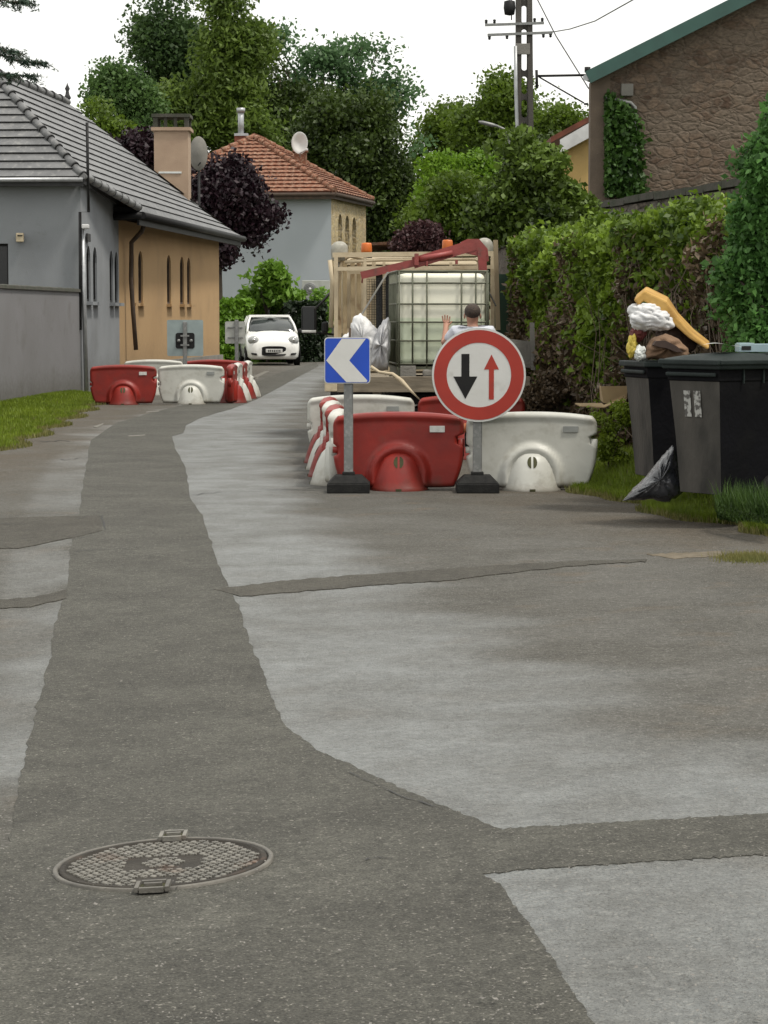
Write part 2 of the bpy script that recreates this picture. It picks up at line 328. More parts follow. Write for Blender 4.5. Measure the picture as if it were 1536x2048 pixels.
M['white_hdpe'] = mat('white_hdpe', (.52, .52, .48), (.46, .46, .42), 5, .42, .15, 10, c3=(.27, .25, .20), s3=4.5, lo3=.56, hi3=.8, spec=.4)
M['red_hdpe'] = mat('red_hdpe', (.245, .017, .010), (.185, .014, .010), 5, .45, .15, 10, c3=(.12, .03, .02), s3=4.5, lo3=.56, hi3=.78, spec=.4)
def grime(m, col, z1, amt):
    t = m.node_tree; n = t.nodes; l = t.links.new; b = n['Principled BSDF']; src = b.inputs['Base Color'].links[0].from_socket
    tcn = n.new('ShaderNodeTexCoord'); sp = n.new('ShaderNodeSeparateXYZ'); l(tcn.outputs['Object'], sp.inputs[0]); z = n.new('ShaderNodeTexNoise'); z.inputs['Scale'].default_value = 11; z.inputs['Detail'].default_value = 9; z.inputs['Roughness'].default_value = .7; l(tcn.outputs['Object'], z.inputs['Vector'])
    a_ = n.new('ShaderNodeMath'); a_.operation = 'MULTIPLY_ADD'; a_.inputs[1].default_value = -1/z1; a_.inputs[2].default_value = .62; l(sp.outputs['Z'], a_.inputs[0])
    c = n.new('ShaderNodeMath'); c.operation = 'ADD'; l(a_.outputs[0], c.inputs[0]); l(z.outputs['Fac'], c.inputs[1])
    r = n.new('ShaderNodeMapRange'); r.inputs['From Min'].default_value = .50; r.inputs['From Max'].default_value = 1.0; r.inputs['To Max'].default_value = amt; l(c.outputs[0], r.inputs['Value'])
    x = n.new('ShaderNodeMix'); x.data_type = 'RGBA'; l(r.outputs['Result'], x.inputs['Factor']); l(src, x.inputs['A']); x.inputs['B'].default_value = (*col, 1); l(x.outputs['Result'], b.inputs['Base Color'])
    z2 = n.new('ShaderNodeTexNoise'); z2.inputs['Scale'].default_value = 3; z2.inputs['Detail'].default_value = 12; z2.inputs['Roughness'].default_value = .8; l(tcn.outputs['Object'], z2.inputs['Vector']); r2 = n.new('ShaderNodeMapRange'); r2.inputs['From Min'].default_value = .56; r2.inputs['From Max'].default_value = .66; r2.inputs['To Max'].default_value = amt*.45; l(z2.outputs['Fac'], r2.inputs['Value'])
    x2 = n.new('ShaderNodeMix'); x2.data_type = 'RGBA'; l(r2.outputs['Result'], x2.inputs['Factor']); l(x.outputs['Result'], x2.inputs['A']); x2.inputs['B'].default_value = (*col, 1); l(x2.outputs['Result'], b.inputs['Base Color'])
grime(M['white_hdpe'], (.15, .13, .10), .14, .6); grime(M['red_hdpe'], (.10, .03, .022), .14, .6)
grime(M['render_grey'], (.09, .088, .075), 1.2, .5); grime(M['garden_render'], (.09, .085, .07), .9, .6); grime(M['render_tan'], (.15, .11, .07), 1.6, .4)
M['slot_dark'] = mat('slot_dark', (.03, .03, .01), (.05, .05, .015), 8, .8)
M['reflector'] = mat('reflector', (.60, .60, .58), (.5, .5, .48), 30, .3)
M['recess'] = mat('recess', (.27, .28, .27), (.22, .23, .22), 12, .5)
M['sign_white'] = mat('sign_white', (.60, .60, .585), (.54, .54, .52), 4, .35, .05, 40, c3=(.40, .39, .36), s3=6, lo3=.62, hi3=.85)
M['sign_red'] = mat('sign_red', (.36, .026, .012), (.30, .020, .010), 4, .35, c3=(.24, .03, .02), s3=6, lo3=.6, hi3=.85)
M['sign_blue'] = mat('sign_blue', (.004, .06, .46), (.004, .05, .38), 4, .35)
M['sign_black'] = mat('sign_black', (.008, .008, .009), (.012, .012, .012), 6, .6, spec=.25)
M['sign_back'] = mat('sign_back', (.30, .36, .36), (.25, .30, .30), 5, .45, metal=.3)
M['sign_back_pale'] = mat('sign_back_pale', (.42, .43, .40), (.33, .34, .31), 5, .5, metal=.2)
M['car_white'] = mat('car_white', (.80, .80, .77), (.77, .77, .74), 2, .22, coat=.6)
M['chrome'] = mat('chrome', (.6, .6, .6), (.5, .5, .5), 10, .2, metal=.9)
M['lens'] = mat('lens', (.42, .43, .42), (.30, .31, .31), 20, .1, spec=.8)
M['cream_paint'] = mat('cream_paint', (.50, .42, .29), (.44, .36, .24), 4, .6, .2, 25, c3=(.30, .22, .13), s3=5, lo3=.56, hi3=.74)
M['cream_rust'] = mat('cream_rust', (.42, .33, .20), (.33, .25, .14), 4, .65, .3, 25, c3=(.20, .12, .06), s3=5, lo3=.54, hi3=.7)
M['red_crane'] = mat('red_crane', (.26, .045, .04), (.20, .04, .035), 5, .5, .2, 20, c3=(.12, .05, .04), s3=8, lo3=.55, hi3=.7)
M['orange'] = mat('orange', (.55, .13, .015), (.42, .10, .012), 5, .45)
M['bed_wood'] = mat('bed_wood', (.25, .215, .16), (.17, .14, .10), 4, .8, .4, 20, stretch=(.3, 1, 1))
M['cage'] = mat('cage', (.11, .115, .08), (.07, .075, .05), 8, .5, metal=.3)
M['white_bag'] = mat('white_bag', (.66, .66, .66), (.56, .56, .57), 5, .6, .6, 14)
M['grey_bag'] = mat('grey_bag', (.30, .30, .32), (.48, .48, .49), 7, .5, .6, 14)
M['black_bag'] = mat('black_bag', (.018, .02, .025), (.05, .052, .06), 5, .25, .8, 18, spec=1.0)  # paler patches put the silvery highlights into the colour
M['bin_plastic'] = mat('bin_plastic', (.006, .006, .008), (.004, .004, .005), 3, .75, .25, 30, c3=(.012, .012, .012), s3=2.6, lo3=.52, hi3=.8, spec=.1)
M['bin_front'] = mat('bin_front', (.078, .072, .064), (.042, .040, .036), 3.2, .7, .3, 30, c3=(.016, .016, .016), s3=3, lo3=.54, hi3=.75, stretch=(1, 1, .5), spec=.2)  # paler front face: bleached wear, with its lit look put into the colour
M['bin_lid'] = mat('bin_lid', (.020, .028, .027), (.012, .017, .016), 4, .6, .2, 30, spec=.2)
M['yellow_foam'] = mat('yellow_foam', (.50, .31, .10), (.40, .23, .06), 5, .8, .3, 20, c3=(.30, .17, .06), s3=7, lo3=.5, hi3=.7, spec=.2)
M['yellow_bag'] = mat('yellow_bag', (.66, .52, .08), (.5, .38, .06), 8, .5, .5, 20)
M['brown_cloth'] = mat('brown_cloth', (.20, .12, .07), (.13, .08, .05), 8, .85, .5, 30)
M['dark_brown'] = mat('dark_brown', (.06, .035, .025), (.04, .025, .02), 8, .85)
M['maroon'] = mat('maroon', (.14, .025, .02), (.09, .02, .02), 8, .8)
M['cardboard'] = mat('cardboard', (.34, .25, .13), (.27, .19, .10), 5, .85)
M['pale_blue'] = mat('pale_blue', (.30, .40, .43), (.25, .34, .38), 5, .5)
M['paper'] = mat('paper', (.62, .64, .62), (.5, .52, .5), 9, .7)
M['cast_iron'] = mat('cast_iron', (.048, .043, .036), (.032, .029, .025), 9, .8, .4, 80, c3=(.09, .055, .04), s3=6, lo3=.58, hi3=.75, spec=.2)
M['iron_worn'] = mat('iron_worn', (.20, .19, .165), (.12, .115, .10), 14, .6, .2, 80, c3=(.13, .085, .06), s3=5, lo3=.58, hi3=.72)
M['iron_rim'] = mat('iron_rim', (.14, .13, .11), (.08, .075, .065), 12, .6, .2, 80)
M['skin'] = mat('skin', (.36, .19, .13), (.32, .16, .11), 8, .55)
M['hair'] = mat('hair', (.035, .025, .02), (.06, .04, .03), 40, .8, .6, 90)
M['tshirt'] = mat('tshirt', (.56, .58, .64), (.48, .50, .56), 5, .85, .5, 9)
M['jeans'] = mat('jeans', (.035, .045, .075), (.025, .03, .05), 9, .85, .3, 30)
M['teal_sheet'] = mat('teal_sheet', (.028, .085, .070), (.022, .065, .055), 3, .6)
M['green_mesh'] = mat('green_mesh', (.012, .040, .022), (.008, .028, .016), 3, .8)
M['post_wood'] = mat('post_wood', (.34, .27, .17), (.24, .19, .12), 4, .8, .3, 30, stretch=(1, 1, .2))
M['bark'] = mat('bark', (.09, .07, .05), (.05, .04, .03), 6, .95, .7, 12)
M['twig'] = mat('twig', (.16, .12, .085), (.10, .075, .055), 6, .9)
M['cable'] = mat('cable', (.03, .03, .03), None, 5, .7)
M['paint_white'] = mat('paint_white', (.19, .18, .16), (.115, .11, .095), 18, .8, .3, 60, spec=.2)
M['dust_patch'] = mat('dust_patch', (.16, .135, .10), (.10, .085, .062), 14, .95, .5, 60, spec=.2)
M['lamp_plastic'] = mat('lamp_plastic', (.34, .33, .28), (.22, .21, .18), 9, .45, spec=.4)
M['car_glass'] = mat('car_glass', (.05, .058, .056), (.02, .025, .025), 2.2, .08, spec=1.0)  # grey tone puts the reflection on the glass into its colour
M['window_white'] = mat('window_white', (.6, .6, .6), None, 5, .5)
# leaves
M['lf_poplar'] = leafmat('lf_poplar', (.022, .050, .018), (.10, .17, .05), .5, .45)
M['lf_poplar2'] = leafmat('lf_poplar2', (.04, .085, .028), (.12, .21, .055), .5, .45)
M['lf_willow'] = leafmat('lf_willow', (.045, .085, .014), (.18, .26, .045), .45, .45)
M['lf_airy'] = leafmat('lf_airy', (.045, .10, .04), (.15, .26, .11), .6, .5)
M['lf_dark'] = leafmat('lf_dark', (.012, .024, .005), (.075, .12, .02), .5, .3)
M['lf_mid'] = leafmat('lf_mid', (.03, .06, .006), (.15, .23, .025), .4, .45)
M['lf_bright'] = leafmat('lf_bright', (.08, .17, .010), (.20, .34, .03), .5, .4)
M['lf_plum'] = leafmat('lf_plum', (.008, .003, .007), (.026, .009, .015), .7, .1)
M['lf_purple'] = leafmat('lf_purple', (.045, .018, .022), (.075, .035, .035), .9, .2)
M['lf_laurel'] = leafmat('lf_laurel', (.08, .18, .015), (.22, .38, .05), 1.2, .35)
M['lf_hedge_far'] = leafmat('lf_hedge_far', (.08, .17, .010), (.17, .32, .03), .9, .3)
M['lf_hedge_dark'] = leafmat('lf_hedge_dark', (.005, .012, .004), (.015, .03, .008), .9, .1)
M['lf_bush'] = leafmat('lf_bush', (.007, .017, .003), (.16, .25, .035), .9, .35, spread=.35, lo=.36, hi=.7)
M['lf_hedge'] = leafmat('lf_hedge', (.020, .048, .005), (.25, .37, .035), 1.3, .35, spread=.4, lo=.34, hi=.72)
M['lf_hedge_dry'] = leafmat('lf_hedge_dry', (.035, .024, .014), (.19, .135, .08), 2, .15)
M['lf_tall'] = leafmat('lf_tall', (.022, .065, .016), (.15, .33, .08), 1.6, .4)
M['lf_ivy'] = leafmat('lf_ivy', (.010, .035, .006), (.07, .15, .025), 2, .25)
M['lf_spruce'] = leafmat('lf_spruce', (.02, .045, .03), (.045, .08, .05), 2, .1)
M['lf_weed'] = leafmat('lf_weed', (.012, .035, .006), (.07, .13, .02), 2.5, .2)
M['lf_grass'] = leafmat('lf_grass', (.085, .13, .010), (.24, .32, .03), 1.2, .35, spread=.35)
M['lf_grass_dry'] = leafmat('lf_grass_dry', (.10, .12, .03), (.25, .22, .08), 1.8, .3)
# road material driven by three painted-on wear attributes (polished wheel path, brown dust)
def roadmat():
    m = bpy.data.materials.new('asphalt'); m.use_nodes = True; t = m.node_tree; n = t.nodes; l = t.links.new
    b = n['Principled BSDF']; tcn = n.new('ShaderNodeTexCoord')
    def noise(sc, det, st=(1, 1, 1)):
        mp = n.new('ShaderNodeMapping'); mp.inputs['Scale'].default_value = st; l(tcn.outputs['Object'], mp.inputs['Vector'])
        z = n.new('ShaderNodeTexNoise'); z.inputs['Scale'].default_value = sc; z.inputs['Detail'].default_value = det; l(mp.outputs['Vector'], z.inputs['Vector']); return z.outputs['Fac']
    def rng_(v, a_, b_, c_=0, d_=1):
        r = n.new('ShaderNodeMapRange'); r.inputs['From Min'].default_value = a_; r.inputs['From Max'].default_value = b_; r.inputs['To Min'].default_value = c_; r.inputs['To Max'].default_value = d_; l(v, r.inputs['Value']); return r.outputs['Result']
    def mix(f, A, B):
        x = n.new('ShaderNodeMix'); x.data_type = 'RGBA'
        for k, v in (('A', A), ('B', B)):
            if isinstance(v, tuple): x.inputs[k].default_value = (*v, 1)
            else: l(v, x.inputs[k])
        l(f, x.inputs['Factor']); return x.outputs['Result']
    def mul(a_, b_, op='MULTIPLY'):
        q = n.new('ShaderNodeMath'); q.operation = op; l(a_, q.inputs[0])
        if isinstance(b_, (int, float)): q.inputs[1].default_value = b_
        else: l(b_, q.inputs[1])
        q.use_clamp = True; return q.outputs[0]
    at = n.new('ShaderNodeAttribute'); at.attribute_name = 'polish'; ad = n.new('ShaderNodeAttribute'); ad.attribute_name = 'dust'
    base = mix(rng_(noise(1.1, 7), .38, .62), (.116, .112, .101), (.089, .085, .074))
    base = mix(rng_(noise(2.3, 5), .58, .74, 0, .5), base, (.13, .098, .066))
    streak = rng_(noise(.9, 7, (1, .5, 1)), .36, .66, -.35, .15)
    pol = mul(at.outputs['Fac'], streak, 'ADD'); pol = mul(pol, mul(at.outputs['Fac'], 2.0))
    pol = mul(pol, rng_(noise(2.6, 7), .34, .6, .62, 1))
    c = mix(pol, base, (.172, .181, .178))
    du = mul(ad.outputs['Fac'], rng_(noise(1.1, 6), .3, .7, .3, 1.1))
    c = mix(du, c, (.098, .082, .062))
    gr_ = rng_(noise(26, 5), .33, .67, .82, 1.2)
    v_ = n.new('ShaderNodeVectorMath'); v_.operation = 'SCALE'; l(c, v_.inputs[0]); l(gr_, v_.inputs['Scale']); c = v_.outputs['Vector']
    gr_ = rng_(noise(6, 6), .35, .65, .93, 1.06)
    v_ = n.new('ShaderNodeVectorMath'); v_.operation = 'SCALE'; l(c, v_.inputs[0]); l(gr_, v_.inputs['Scale']); c = v_.outputs['Vector']
    c = mix(rng_(noise(75, 3), .57, .70, 0, .6), c, (.28, .275, .255))
    c = mix(rng_(noise(90, 3), .56, .70, 0, .6), c, (.05, .047, .04))
    l(c, b.inputs['Base Color']); l(rng_(pol, 0, 1, .85, .50), b.inputs['Roughness']); l(rng_(pol, 0, 1, .22, .5), b.inputs['Specular IOR Level'])
    bp = n.new('ShaderNodeBump'); bp.inputs['Strength'].default_value = 1; bp.inputs['Distance'].default_value = .02; l(noise(95, 4), bp.inputs['Height']); l(bp.outputs['Normal'], b.inputs['Normal'])
    return m
M['asphalt'] = roadmat()
# ---------------------------------------------------------------- ground and road
def sheet(name, ys, xfun, m_, dz, attrs=None):
    V = []; nx = None; rows = []
    for y in ys:
        xs = xfun(y); nx = len(xs); V.append(np.stack([xs, np.full(nx, y), gz(xs, np.full(nx, y))+dz], 1))
    V = np.concatenate(V); ny = len(ys)
    idx = np.arange(ny*nx).reshape(ny, nx)
    q = np.stack([idx[:-1, :-1], idx[:-1, 1:], idx[1:, 1:], idx[1:, :-1]], -1).reshape(-1, 4)
    me = bpy.data.meshes.new(name); me.from_pydata(V.tolist(), [], q.tolist()); me.materials.append(m_)
    me.polygons.foreach_set('use_smooth', [True]*len(q))
    if attrs:
        for k, fn in attrs.items():
            at = me.attributes.new(k, 'FLOAT', 'POINT'); at.data.foreach_set('value', fn(V).astype(np.float32))
    o = bpy.data.objects.new(name, me); C.objects.link(o); return o
ysg = np.concatenate([np.linspace(-30, 3, 8), np.linspace(4, 60, 140), np.linspace(62, 260, 60), [400, 900, 1800]])
def gx(y): return np.concatenate([[-900, -200, -60], np.linspace(-25, 25, 130), [60, 200, 900]])
g = sheet('ground', ysg, gx, M['soil'], -.02)
struct(g)
nvs = g.data.vertices
for v in nvs:     # keep the soil under the carriageway
    if edge(EDGE_L, v.co.y) -.1 < v.co.x < edge(EDGE_R, v.co.y)+.1 and v.co.y > -5: v.co.z -= .05
def pix(V):   # where a road point lies on the worn pattern
    y = V[:, 1]; s_ = F/np.maximum(y, .5); return 768+V[:, 0]*s_, 632+(EYE-V[:, 2])*s_
def along(V, line, wd):
    L_ = np.array([[p[0], p[1]] for p in line]); wd_ = np.interp(V[:, 1], L_[:, 1], [p[2] for p in line]); cx = np.interp(V[:, 1], L_[:, 1], L_[:, 0])
    d = np.abs(V[:, 0]-cx)/wd_; f = 1-sm(.35, 1, d)
    return f
def gw(px, py, wpx):
    p = G(px, py); return (p.x, p.y, wpx/F*p.y)
WHEEL = sorted([gw(x0, y, x1-x0) for x0, x1, y in [(1200, 2300, 2046), (1040, 2200, 1830), (1000, 2100, 1660), (640, 1560, 1500), (540, 1330, 1400), (515, 1180, 1320), (480, 1010, 1230), (455, 880, 1165), (425, 760, 1100), (405, 690, 1030), (380, 640, 985), (365, 610, 910), (350, 600, 865), (440, 615, 825), (530, 640, 790), (620, 660, 755)]], key=lambda q: q[1])
WHEEL2 = sorted([gw(-100, 1600, 150), gw(20, 1400, 130), gw(60, 1200, 110), gw(90, 1080, 110), gw(130, 960, 90), gw(160, 900, 60)], key=lambda q: q[1])
def polish(V):
    q_ = np.array(WHEEL); d_ = (V[:, 0]-np.interp(V[:, 1], q_[:, 1], q_[:, 0]))/np.interp(V[:, 1], q_[:, 1], q_[:, 2])
    d_ = d_+.10*np.sin(V[:, 1]*3.1)+.06*np.sin(V[:, 1]*7.7+V[:, 0]*4)
    a_ = np.where(d_ > 0, 1-sm(.45, 1.15, d_), 1-sm(.5, 1.0, -d_))*(1-sm(60, 85, V[:, 1])); b_ = .5*along(V, WHEEL2, 1)*(1-sm(26, 31, V[:, 1]))
    return np.maximum(a_, b_)
def dust(V):
    r = edge(EDGE_R, V[:, 1])-V[:, 0]; l_ = V[:, 0]-edge(EDGE_L, V[:, 1])
    wr = np.interp(V[:, 1], [6, 12, 17, 22, 40], [1.2, 1.6, 2.0, 2.0, 1.5])
    return np.maximum(1-sm(.2, 1, r/wr), (1-sm(.1, 1, l_/2.2))*sm(17, 24, V[:, 1])) 
def rx_(y):
    a_ = edge(EDGE_L, y); b_ = edge(EDGE_R, y); j = .12*math.sin(y*2.3)+.07*math.sin(y*5.1+1)+.03*math.sin(y*17)
    j2 = .10*math.sin(y*2.9+2)+.06*math.sin(y*6.3)+.03*math.sin(y*15)
    return np.linspace(a_+j, b_+j2, 110)
yr = np.concatenate([np.linspace(-4, 4, 8), 4.2*np.exp(np.linspace(0, math.log(128/4.2), 420))])
struct(sheet('road', yr, rx_, M['asphalt'], 0, {'polish': polish, 'dust': dust}))
def patch(name, px, m_, dz, step=8, amp=1.5):
    pts = []
    for i in range(len(px)):
        a_ = px[i]; b_ = px[(i+1) % len(px)]; d = math.hypot(b_[0]-a_[0], b_[1]-a_[1]); n_ = max(1, int(d/step))
        for k in range(n_):
            q = k/n_; x = a_[0]+(b_[0]-a_[0])*q; y = a_[1]+(b_[1]-a_[1])*q; s_ = max(.12, min(1.5, (y-640)/500))
            pts.append((x+random.gauss(0, amp*s_), y+random.gauss(0, amp*.45*s_)))
    W = [G(*p, dz) for p in pts]
    bm = bmesh.new(); vs = [bm.verts.new(p) for p in W]; es = [bm.edges.new((vs[i], vs[(i+1) % len(vs)])) for i in range(len(vs))]
    bmesh.ops.triangle_fill(bm, use_beauty=True, edges=es)
    for _ in range(7):
        lg = [e_ for e_ in bm.edges if e_.calc_length() > .28+.012*max(0, e_.verts[0].co.y-20)]
        if not lg: break
        bmesh.ops.subdivide_edges(bm, edges=lg, cuts=1); bmesh.ops.triangulate(bm, faces=bm.faces[:])
    for v in bm.verts: v.co.z = float(gz(v.co.x, v.co.y))+dz
    for f in bm.faces:
        f.normal_update()
        if f.normal.z < 0: f.normal_flip()
    bd = [e_ for e_ in bm.edges if len(e_.link_faces) == 1]
    ex = bmesh.ops.extrude_edge_only(bm, edges=bd)
    for v in [g_ for g_ in ex['geom'] if isinstance(g_, bmesh.types.BMVert)]: v.co.z -= .012
    me = bpy.data.meshes.new(name); bm.to_mesh(me); bm.free(); me.materials.append(m_)
    o = bpy.data.objects.new(name, me); C.objects.link(o); return struct(o)
patch('road_patch', [(-160, 2300), (-60, 1760), (18, 1690), (30, 1600), (62, 1460), (100, 1320), (108, 1255), (132, 1190), (140, 1100), (160, 1010), (172, 930), (182, 880), (232, 846), (330, 818), (430, 795), (500, 768), (570, 742), (632, 726), (638, 732), (600, 752), (560, 774), (515, 798), (470, 815), (400, 836), (372, 850), (366, 866), (344, 872), (350, 896), (372, 935), (380, 996), (405, 1030), (418, 1075), (434, 1120), (456, 1170), (476, 1210), (500, 1285), (530, 1350), (548, 1410), (575, 1455), (640, 1502), (760, 1556), (870, 1605), (1000, 1657), (1270, 1641), (1620, 1622), (1620, 1703), (1300, 1722), (1060, 1737), (965, 1748), (1000, 1768), (1040, 1822), (1080, 1880), (1130, 1960), (1190, 2048), (1290, 2300)], M['patch'], .003)
patch('trench_strip', [(430, 1178), (600, 1158), (760, 1146), (900, 1137), (1010, 1129), (1130, 1123), (1290, 1118), (1290, 1122), (1130, 1132), (1000, 1147), (900, 1160), (760, 1169), (600, 1182), (480, 1192)], M['strip'], .0055, 12, 1.6)
patch('trench_strip', [(-60, 1203), (60, 1195), (132, 1180), (131, 1196), (60, 1213), (-60, 1220)], M['strip'], .0055, 12, 1.5)
patch('cross_patch', [(-80, 1040), (40, 1034), (198, 1030), (206, 1060), (150, 1074), (90, 1086), (40, 1096), (-80, 1098)], M['strip'], .0055, 12, 1.2)
for pts in ([(292, 823), (318, 821), (318, 823), (293, 825)], [(186, 853), (206, 846), (208, 848), (194, 855)], [(255, 871), (290, 869), (290, 871), (258, 873)], [(488, 760), (530, 742), (540, 742), (500, 762)], [(500, 758), (516, 754), (517, 757), (502, 760)]):
    patch('road_marking', pts, M['paint_white'], .006, 6, .8)
for pts in ([(1290, 1108), (1440, 1102), (1450, 1112), (1340, 1116)],):
    patch('loose_gravel', pts, M['dust_patch'], .003, 8, 2)
def cracks():
    mb = MB()
    for pts in ([(0, 1048), (60, 1042), (150, 1036), (205, 1032), (210, 1062)], [(150, 1102), (230, 1097), (300, 1093), (420, 1090)], [(120, 918), (180, 914), (380, 924), (620, 922)], [(380, 990), (470, 982), (640, 984)], [(30, 885), (90, 882), (150, 881)], [(700, 1545), (740, 1562), (800, 1590), (880, 1615)], [(430, 1562), (455, 1560)], [(735, 1718), (760, 1714), (790, 1716)]):
        W = []
        for (a_, b_) in zip(pts, pts[1:]):
            for k in range(6): q = k/6; W.append((a_[0]+(b_[0]-a_[0])*q+random.gauss(0, 1.5), a_[1]+(b_[1]-a_[1])*q+random.gauss(0, 1.1)))
        ps = [G(x, y, .0065) for x, y in W]
        for i in range(len(ps)-1):
            w0 = random.uniform(.0008, .0035)*(1+max(0, ps[i].y-8)*.09); t_ = (ps[i+1]-ps[i]).normalized(); n_ = Vector((-t_.y, t_.x, 0))*w0
            mb.add([ps[i]-n_, ps[i+1]-n_, ps[i+1]+n_, ps[i]+n_], [(0, 1, 2, 3)])
    struct(mb.build('road_crack', M['slate_edge'], recalc=False))
cracks()
# loose stones scattered on the asphalt: one object, uncountable
def stones():
    V = []
    for _ in range(3600):
        py = 870+1250*random.random()**.6; px = random.uniform(-20, 1560); p = G(px, py, .012)
        s_ = random.uniform(.0012, .0036)
        if random.random() < .03: s_ *= 2.0
        q = random.uniform(0, PI)
        for k in range(4): V.append((p.x+s_*math.cos(q+k*PI/2)*random.uniform(.6, 1.4), p.y+s_*math.sin(q+k*PI/2)*1.3, p.z+random.uniform(0, s_)))
    tag(npmesh('loose_stones', np.array(V), 4, mat('pebble', (.22, .21, .19), (.13, .12, .11), 60, .8)), 'small pale stones and grit scattered over the asphalt', 'grit', kind='stuff')
stones()
# manhole
def manhole():
    c = G(327, 1727, .006)
    t = thing('manhole_cover', 'round cast iron manhole cover with honeycomb studs set in the dark asphalt', 'manhole cover', c, R(-14))
    t.rotation_euler = (0, -math.atan(.052), R(0))
    r = .308
    MB().lathe([(r-.004, -.03), (r-.004, .004), (r, .006), (r+.007, .006), (r+.010, .003), (r+.010, -.03)], 72).build('frame', M['iron_rim'], t)
    MB().lathe([(1e-4, .001), (r-.026, .001), (r-.024, .006), (r-.010, .006), (r-.008, .0), (r-.008, -.03)], 72).build('cover_plate', M['cast_iron'], t)
    mb = MB(); mc = MB(); m0 = mb; px_ = .0265; j = 0
    for row in range(-13, 14):
        for col in range(-13, 14):
            x = (col+(row % 2)*.5)*px_*1.0; y = row*px_*.87; d = math.hypot(x, y)
            if d > r-.034: continue
            if .07 < math.hypot(x-.0, y) < .118 and abs(y) < .07 : continue
            if abs(x+.0) < .055 and y < -r+.13: continue
            mb = mc if math.hypot(x, y) < .07 else m0
            if (col+row*2) % 3 == 0:
                mb.lathe([(.0095, .001), (.009, .0045), (1e-4, .0048)], 8, (x, y, 0))
            else:
                for q in range(3):
                    a_ = q*PI/3+.5; mb.bar((x-math.cos(a_)*.0105, y-math.sin(a_)*.0105, .003), (x+math.cos(a_)*.0105, y+math.sin(a_)*.0105, .003), .0042, .004)
    m0.build('stud_pattern', M['iron_worn'], t); mc.build('centre_studs', M['iron_worn'], t)
    for y, s_ in ((-r-.002, 1), (r+.016, .85)):
        mb = MB(); wdt = .042*s_; 
        for (x0, y0, sx, sy) in ((-wdt, y, .014, .075), (wdt, y, .014, .075), (0, y-.042, wdt*2, .012), (0, y+.042, wdt*2, .012)): mb.box((x0, y0, .010), (sx*.8, sy*1.1, .014))
        mb.box((0, y+.012, .012), (wdt*1.2, .012, .010))
        lg = mb.build('lifting_lug', M['iron_rim'] if s_ == 1 else M['iron_worn'], t)
        MB().box((0, y, .006), (wdt*1.7, .075, .004)).build('socket', M['slot_dark'], lg)
manhole()
# grass on the verges
def blades(name, polyfn, n, h, wd, m_, label, cat='grass'):
    V = []
    for _ in range(n):
        p = polyfn()
        if p is None: continue
        hh = h*random.uniform(.4, 1.3); q = random.uniform(0, 2*PI); l_ = random.uniform(.1, .7)*hh; c_, s_ = math.cos(q)*wd, math.sin(q)*wd
        q2 = random.uniform(0, 2*PI)
        V += [(p.x-c_, p.y-s_, p.z-.01), (p.x+c_, p.y+s_, p.z-.01), (p.x+math.cos(q2)*l_, p.y+math.sin(q2)*l_, p.z+hh)]
    return tag(npmesh(name, np.array(V), 3, M[m_]), label, cat, kind='stuff')
def vr(y0, y1, w0, w1, fuzz=.05, pw=1.6):
    def f():
        y = random.uniform(y0, y1); wmax = random.uniform(w0, w1); x = float(edge(EDGE_R, y))+.10*math.sin(y*2.9+2)+.06*math.sin(y*6.3)-fuzz+wmax*random.random()**pw
        return Vector((x, y, float(gz(x, y))))
    return f
def vl():
    y = random.uniform(24, 46.5); x = float(edge(EDGE_L, y))+.12*math.sin(y*2.3)+.05-random.random()**1.3*2.3
    lim = -6.1-(47.6-y)*.055
    if x < lim: x = lim+random.random()*.3
    return Vector((x, y, float(gz(x, y))))
blades('grass', vr(15.2, 24.5, 0, 1.6), 52000, .075, .006, 'lf_grass', 'green grass on the right verge around the wheeled bins')
blades('dry_grass', vr(16, 27, 0, 1.4, .12), 9000, .06, .006, 'lf_grass_dry', 'yellowish weeds along the right edge of the asphalt')
blades('grass', vl, 42000, .07, .012, 'lf_grass', 'green grass strip at the foot of the grey garden wall')
def vl2():
    y = random.uniform(24, 46.5); x = float(edge(EDGE_L, y))+.12*math.sin(y*2.3)+.22-abs(random.gauss(0, .35)); return Vector((max(x, -6.1-(47.6-y)*.055), y, float(gz(x, y))))
blades('dry_grass', vl2, 9000, .05, .011, 'lf_grass_dry', 'dry yellowish grass and weeds fraying the left edge of the asphalt')
def tuft():
    a_ = random.gauss(0, 1); p = G(1500+a_*30, 1117+random.gauss(0, 4)); return p
blades('grass', tuft, 2500, .03, .004, 'lf_grass_dry', 'small grass tuft growing at the right edge of the road')
